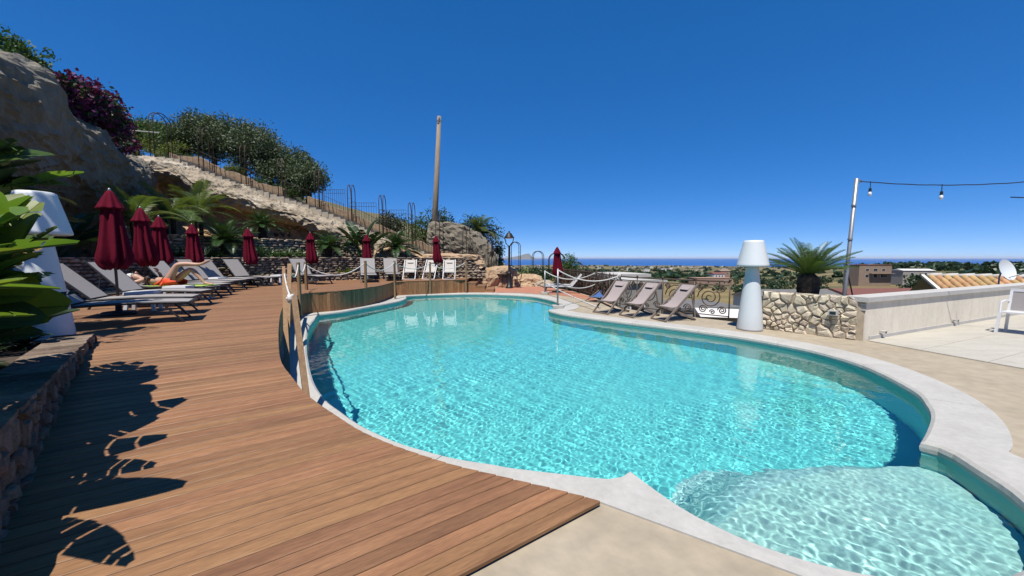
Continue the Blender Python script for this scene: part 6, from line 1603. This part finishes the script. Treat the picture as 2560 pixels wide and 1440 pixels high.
for k in range(64):   # far villages towards the coast
    px = rgv.choice([rgv.gauss(1640, 60), rgv.gauss(1720, 90), rgv.uniform(1480, 1860), rgv.gauss(2480, 70), rgv.uniform(1290, 1360)]); yy = rgv.uniform(1100, 3600)
    x = (px - 1280) / F * yy * 1.0; z = land_z(x, yy); w = rgv.uniform(12, 26); h = rgv.uniform(5, 11); d = rgv.uniform(9, 16)
    wm_ = rgv.choice(['whitewall', 'whitewall', 'pinkwall', 'tanwall', 'cap'])
    root = empty('far_house', (x, yy, z), rgv.uniform(-.6, .6)); mb = MB(); mb.box((0, 0, h / 2 - 3), (w, d, h + 6)); mb.build('walls', wm_, root); mb = MB(); mb.box((0, 0, h + .3), (w + .8, d + .8, .6)); mb.build('roof', rgv.choice(['redroof', 'greywall', 'cap', 'whitewall']), root)
    wh = next(t_ for lim, t_ in [(1400, 'beyond the street lamp arches'), (1560, 'above the rope railing'), (1620, 'above the left taupe deck chair'), (1680, 'above the middle taupe deck chair'), (1740, 'above the right taupe deck chair'), (1800, 'above the middle of the scroll railing'), (1870, 'left of the white lamp shade'), (2420, 'over the clay tile roof'), (2500, 'left of the satellite dish'), (9999, 'right of the satellite dish')] if px < lim)
    tag(root, f"tiny far {dict(whitewall='white', pinkwall='pinkish', tanwall='tan', cap='cream')[wm_]} house {'close to the coast' if yy > 2300 else 'on the plain'}, {wh}", 'house', 'far village houses ' + wh)
# ------------------------------------------------------------------ trees in the valley
def crown_mesh(seed, n=420, leaf=.6):
    rg = np.random.default_rng(seed); bl_ = [(rg.uniform(-1.2, 1.2), rg.uniform(-1.2, 1.2), 2.2 + rg.uniform(-.6, 1.0), 1.5, 1.5, 1.2) for _ in range(6)]
    V, Fc = leaf_cloud(bl_, n, leaf, rg, .5, 1.4); return np_mesh('crown', V, Fc, 'darkleaf' if seed % 3 else 'olive')
CR = [crown_mesh(k) for k in range(6)]
mb = MB(); mb.tube([(0, 0, -1), (0, 0, 2.2)], [.2, .12], 6); TRK = mb.mesh('trunk', 'bark')
rgt = random.Random(12)
VT = []
for k in range(78):
    px = rgt.uniform(1450, 2560); yy = rgt.choice([rgt.uniform(30, 70), rgt.uniform(70, 160), rgt.uniform(120, 260), rgt.uniform(120, 260)])
    VT.append((px, yy))
VT += [(2290 + 14 * k, 150 + rgt.uniform(-12, 12)) for k in range(15)] + [(1850 + 12 * k, 120 + rgt.uniform(-10, 15)) for k in range(10)]
for k, (px, yy) in enumerate(VT):
    x = (px - 1280) / F * yy; z = land_z(x, yy); s = rgt.uniform(.7, 1.25) * (1.25 if k >= 78 and k < 93 else .9)
    if abs(px - 2190) < 55 and yy < 175: continue
    root = empty('valley_tree', (x, yy, z - .3)); o = obj('trunk', TRK, root); o = obj('crown', CR[k % 6], root); root.scale = (s, s, s * rgt.uniform(.85, 1.1)); root.rotation_euler.z = rgt.uniform(0, 6)
    rg_ = [(1560, 'behind the brushwood screen and first deck chair'), (1700, 'behind the taupe deck chairs'), (1860, 'behind the scroll railing, left of the white lamp'), (2000, 'between the white lamp and the potted palm'), (2115, 'between the potted palm and the light pole'), (2240, 'around the tan house'), (2330, 'right of the tan house'), (2460, 'behind the clay tile roof'), (9999, 'beside the satellite dish')]
    wh = next(t_ for lim, t_ in rg_ if px < lim); far = 'far' if yy > 120 else 'nearer'
    tag(root, f"{far} {('dark', 'grey-green')[k % 6 in (0, 3)]} valley tree {wh}", 'tree', 'valley trees ' + wh)
# far woods as one mass
rgn = np.random.default_rng(4); Vs = []; Fs = []; base = 0
for k in range(1700):
    px = rgn.uniform(1250, 2620); yy = 260 * (14 ** rgn.random()); x = (px - 1280) / F * yy
    if noise.noise(Vector((x * .004, yy * .004, 3.))) < -.05 and rgn.random() < .85: continue
    z = land_z(x, yy); s = rgn.uniform(2.0, 4.5) * (1 + yy / 2500); m_ = 16
    d = rgn.normal(size=(m_, 3)); d /= np.linalg.norm(d, axis=1, keepdims=True); p = d * rgn.uniform(.4, 1, (m_, 1)) * np.array([1.3, 1.3, .8]) * s + np.array([x, yy, z + s * .5])
    a = rgn.normal(size=(m_, 3)); a /= np.linalg.norm(a, axis=1, keepdims=True); b_ = np.cross(a, rgn.normal(size=(m_, 3))); b_ /= np.linalg.norm(b_, axis=1, keepdims=True)
    q = s * .75; Vs.append(np.stack([p - a * q, p + b_ * q, p + a * q, p - b_ * q], 1).reshape(-1, 3)); Fs.append(np.arange(4 * m_).reshape(-1, 4) + base); base += 4 * m_
tag(obj('far_woods', np_mesh('far_woods', np.concatenate(Vs), np.concatenate(Fs), 'darkleaf')), kind='stuff')

# ------------------------------------------------------------------ tiled roof and satellite dish behind the cream wall
ra = PY(2318, 690, 15.0); rx0 = ra.x; ridge_z = ra.z; nrow, ncol = 9, 26; ex, sp2 = .33, .225; slope = R(20)
TR = empty('tiled_roof_house', (rx0, 15.0, 0), R(-27), label='building with a curved clay tile roof behind the cream wall', cat='house')
mb = MB(); mb.box((3.25, -.9, ridge_z / 2 - 3.0), (6.2, 2.4, ridge_z + 4)); mb.build('walls', 'creamwall', TR)
mb = MB(); L2 = nrow * ex; mb.add([(-.1, 0, ridge_z - .03), (6.6, 0, ridge_z - .03), (6.6, -L2 * math.cos(slope), ridge_z - .03 - L2 * math.sin(slope)), (-.1, -L2 * math.cos(slope), ridge_z - .03 - L2 * math.sin(slope)), (6.6, 2.0, ridge_z - 1.2), (-.1, 2.0, ridge_z - 1.2)], [(3, 2, 1, 0), (0, 1, 4, 5)]); mb.build('roof', 'greywall', TR)
mb = MB(); n = 7
for q, (y, r_) in enumerate(((0, .085), (-.42, .105))):
    for k in range(n): t = pi * k / (n - 1); mb.v.append((r_ * math.cos(t), y, r_ * .85 * math.sin(t)))
    for k in range(n): t = pi * k / (n - 1); mb.v.append(((r_ - .014) * math.cos(t), y, (r_ - .014) * .85 * math.sin(t)))
for k in range(n - 1): mb.f += [(k, k + 1, 2 * n + k + 1, 2 * n + k), (n + k + 1, n + k, 3 * n + k, 3 * n + k + 1), (2 * n + k, 2 * n + k + 1, 3 * n + k + 1, 3 * n + k)]
tlm = mb.mesh('roof_tile', 'rooftile', True)
for r in range(nrow):
    for c_ in range(ncol):
        o = obj('roof_tile', tlm, TR, (c_ * sp2 + .08 + rnd.uniform(-.01, .01), -r * ex * math.cos(slope) - .04, ridge_z - r * ex * math.sin(slope) + .015 - .012)); o.rotation_euler = (slope + .05, 0, rnd.uniform(-.03, .03))
for c_ in range(14):
    mb = MB(); mb.tube([(c_ * .44, .0, ridge_z + .015), (c_ * .44 + .40, .0, ridge_z + .035)], [.085, .1], 8); mb.build('ridge_tile', 'cap', TR, True)
mb = MB(); mb.bar((-.12, .05, ridge_z + .02), (-.12, -L2 * math.cos(slope), ridge_z - L2 * math.sin(slope) + .02), .10, .08); mb.build('verge', 'creamwall', TR)
dp = PY(2510, 676, 12.2); dish = empty('satellite_dish', dp, label='round white satellite dish above the clay tile roof', cat='satellite dish')
mb = MB(); nn = 28; V = []
for j in range(6):
    r_ = .40 * j / 5
    for k in range(nn): a = 2 * pi * k / nn; mb.v.append((r_ * 1.05 * math.cos(a), -.10 * (j / 5) ** 2, r_ * math.sin(a)))
for j in range(5):
    for k in range(nn): mb.f.append((j * nn + k, j * nn + (k + 1) % nn, (j + 1) * nn + (k + 1) % nn, (j + 1) * nn + k))
o = mb.build('reflector', 'lamp', dish, True); o.rotation_euler = (R(-18), 0, R(12))
mb = MB(); mb.bar((.02, -.05, -.30), (.05, -.48, -.12), .025); mb.box((.05, -.50, -.09), (.05, .10, .06)); mb.build('feed_arm', 'steel', dish)
mb = MB(); mb.tube([(0, .06, 0), (0, .12, -.25), (0, .12, -1.0)], .025, 8); mb.build('mast', 'steel', dish); dish.scale = (.85, .85, .85)
# haze in the far air
hz = bpy.data.materials.new('haze air'); hz.use_nodes = True; nt = hz.node_tree; nt.nodes.remove(nt.nodes['Principled BSDF'])
pv = nd(nt, 'ShaderNodeVolumePrincipled'); pv.inputs['Color'].default_value = (.80, .88, 1, 1); pv.inputs['Density'].default_value = 1.4e-5; pv.inputs['Anisotropy'].default_value = 0.
nt.links.new(pv.outputs[0], nt.nodes['Material Output'].inputs['Volume'])
mb = MB(); mb.box((0, 0, -40), (520000 * 1.02, 520000 * 1.02, 560)); tag(mb.build('haze', hz), kind='stuff')
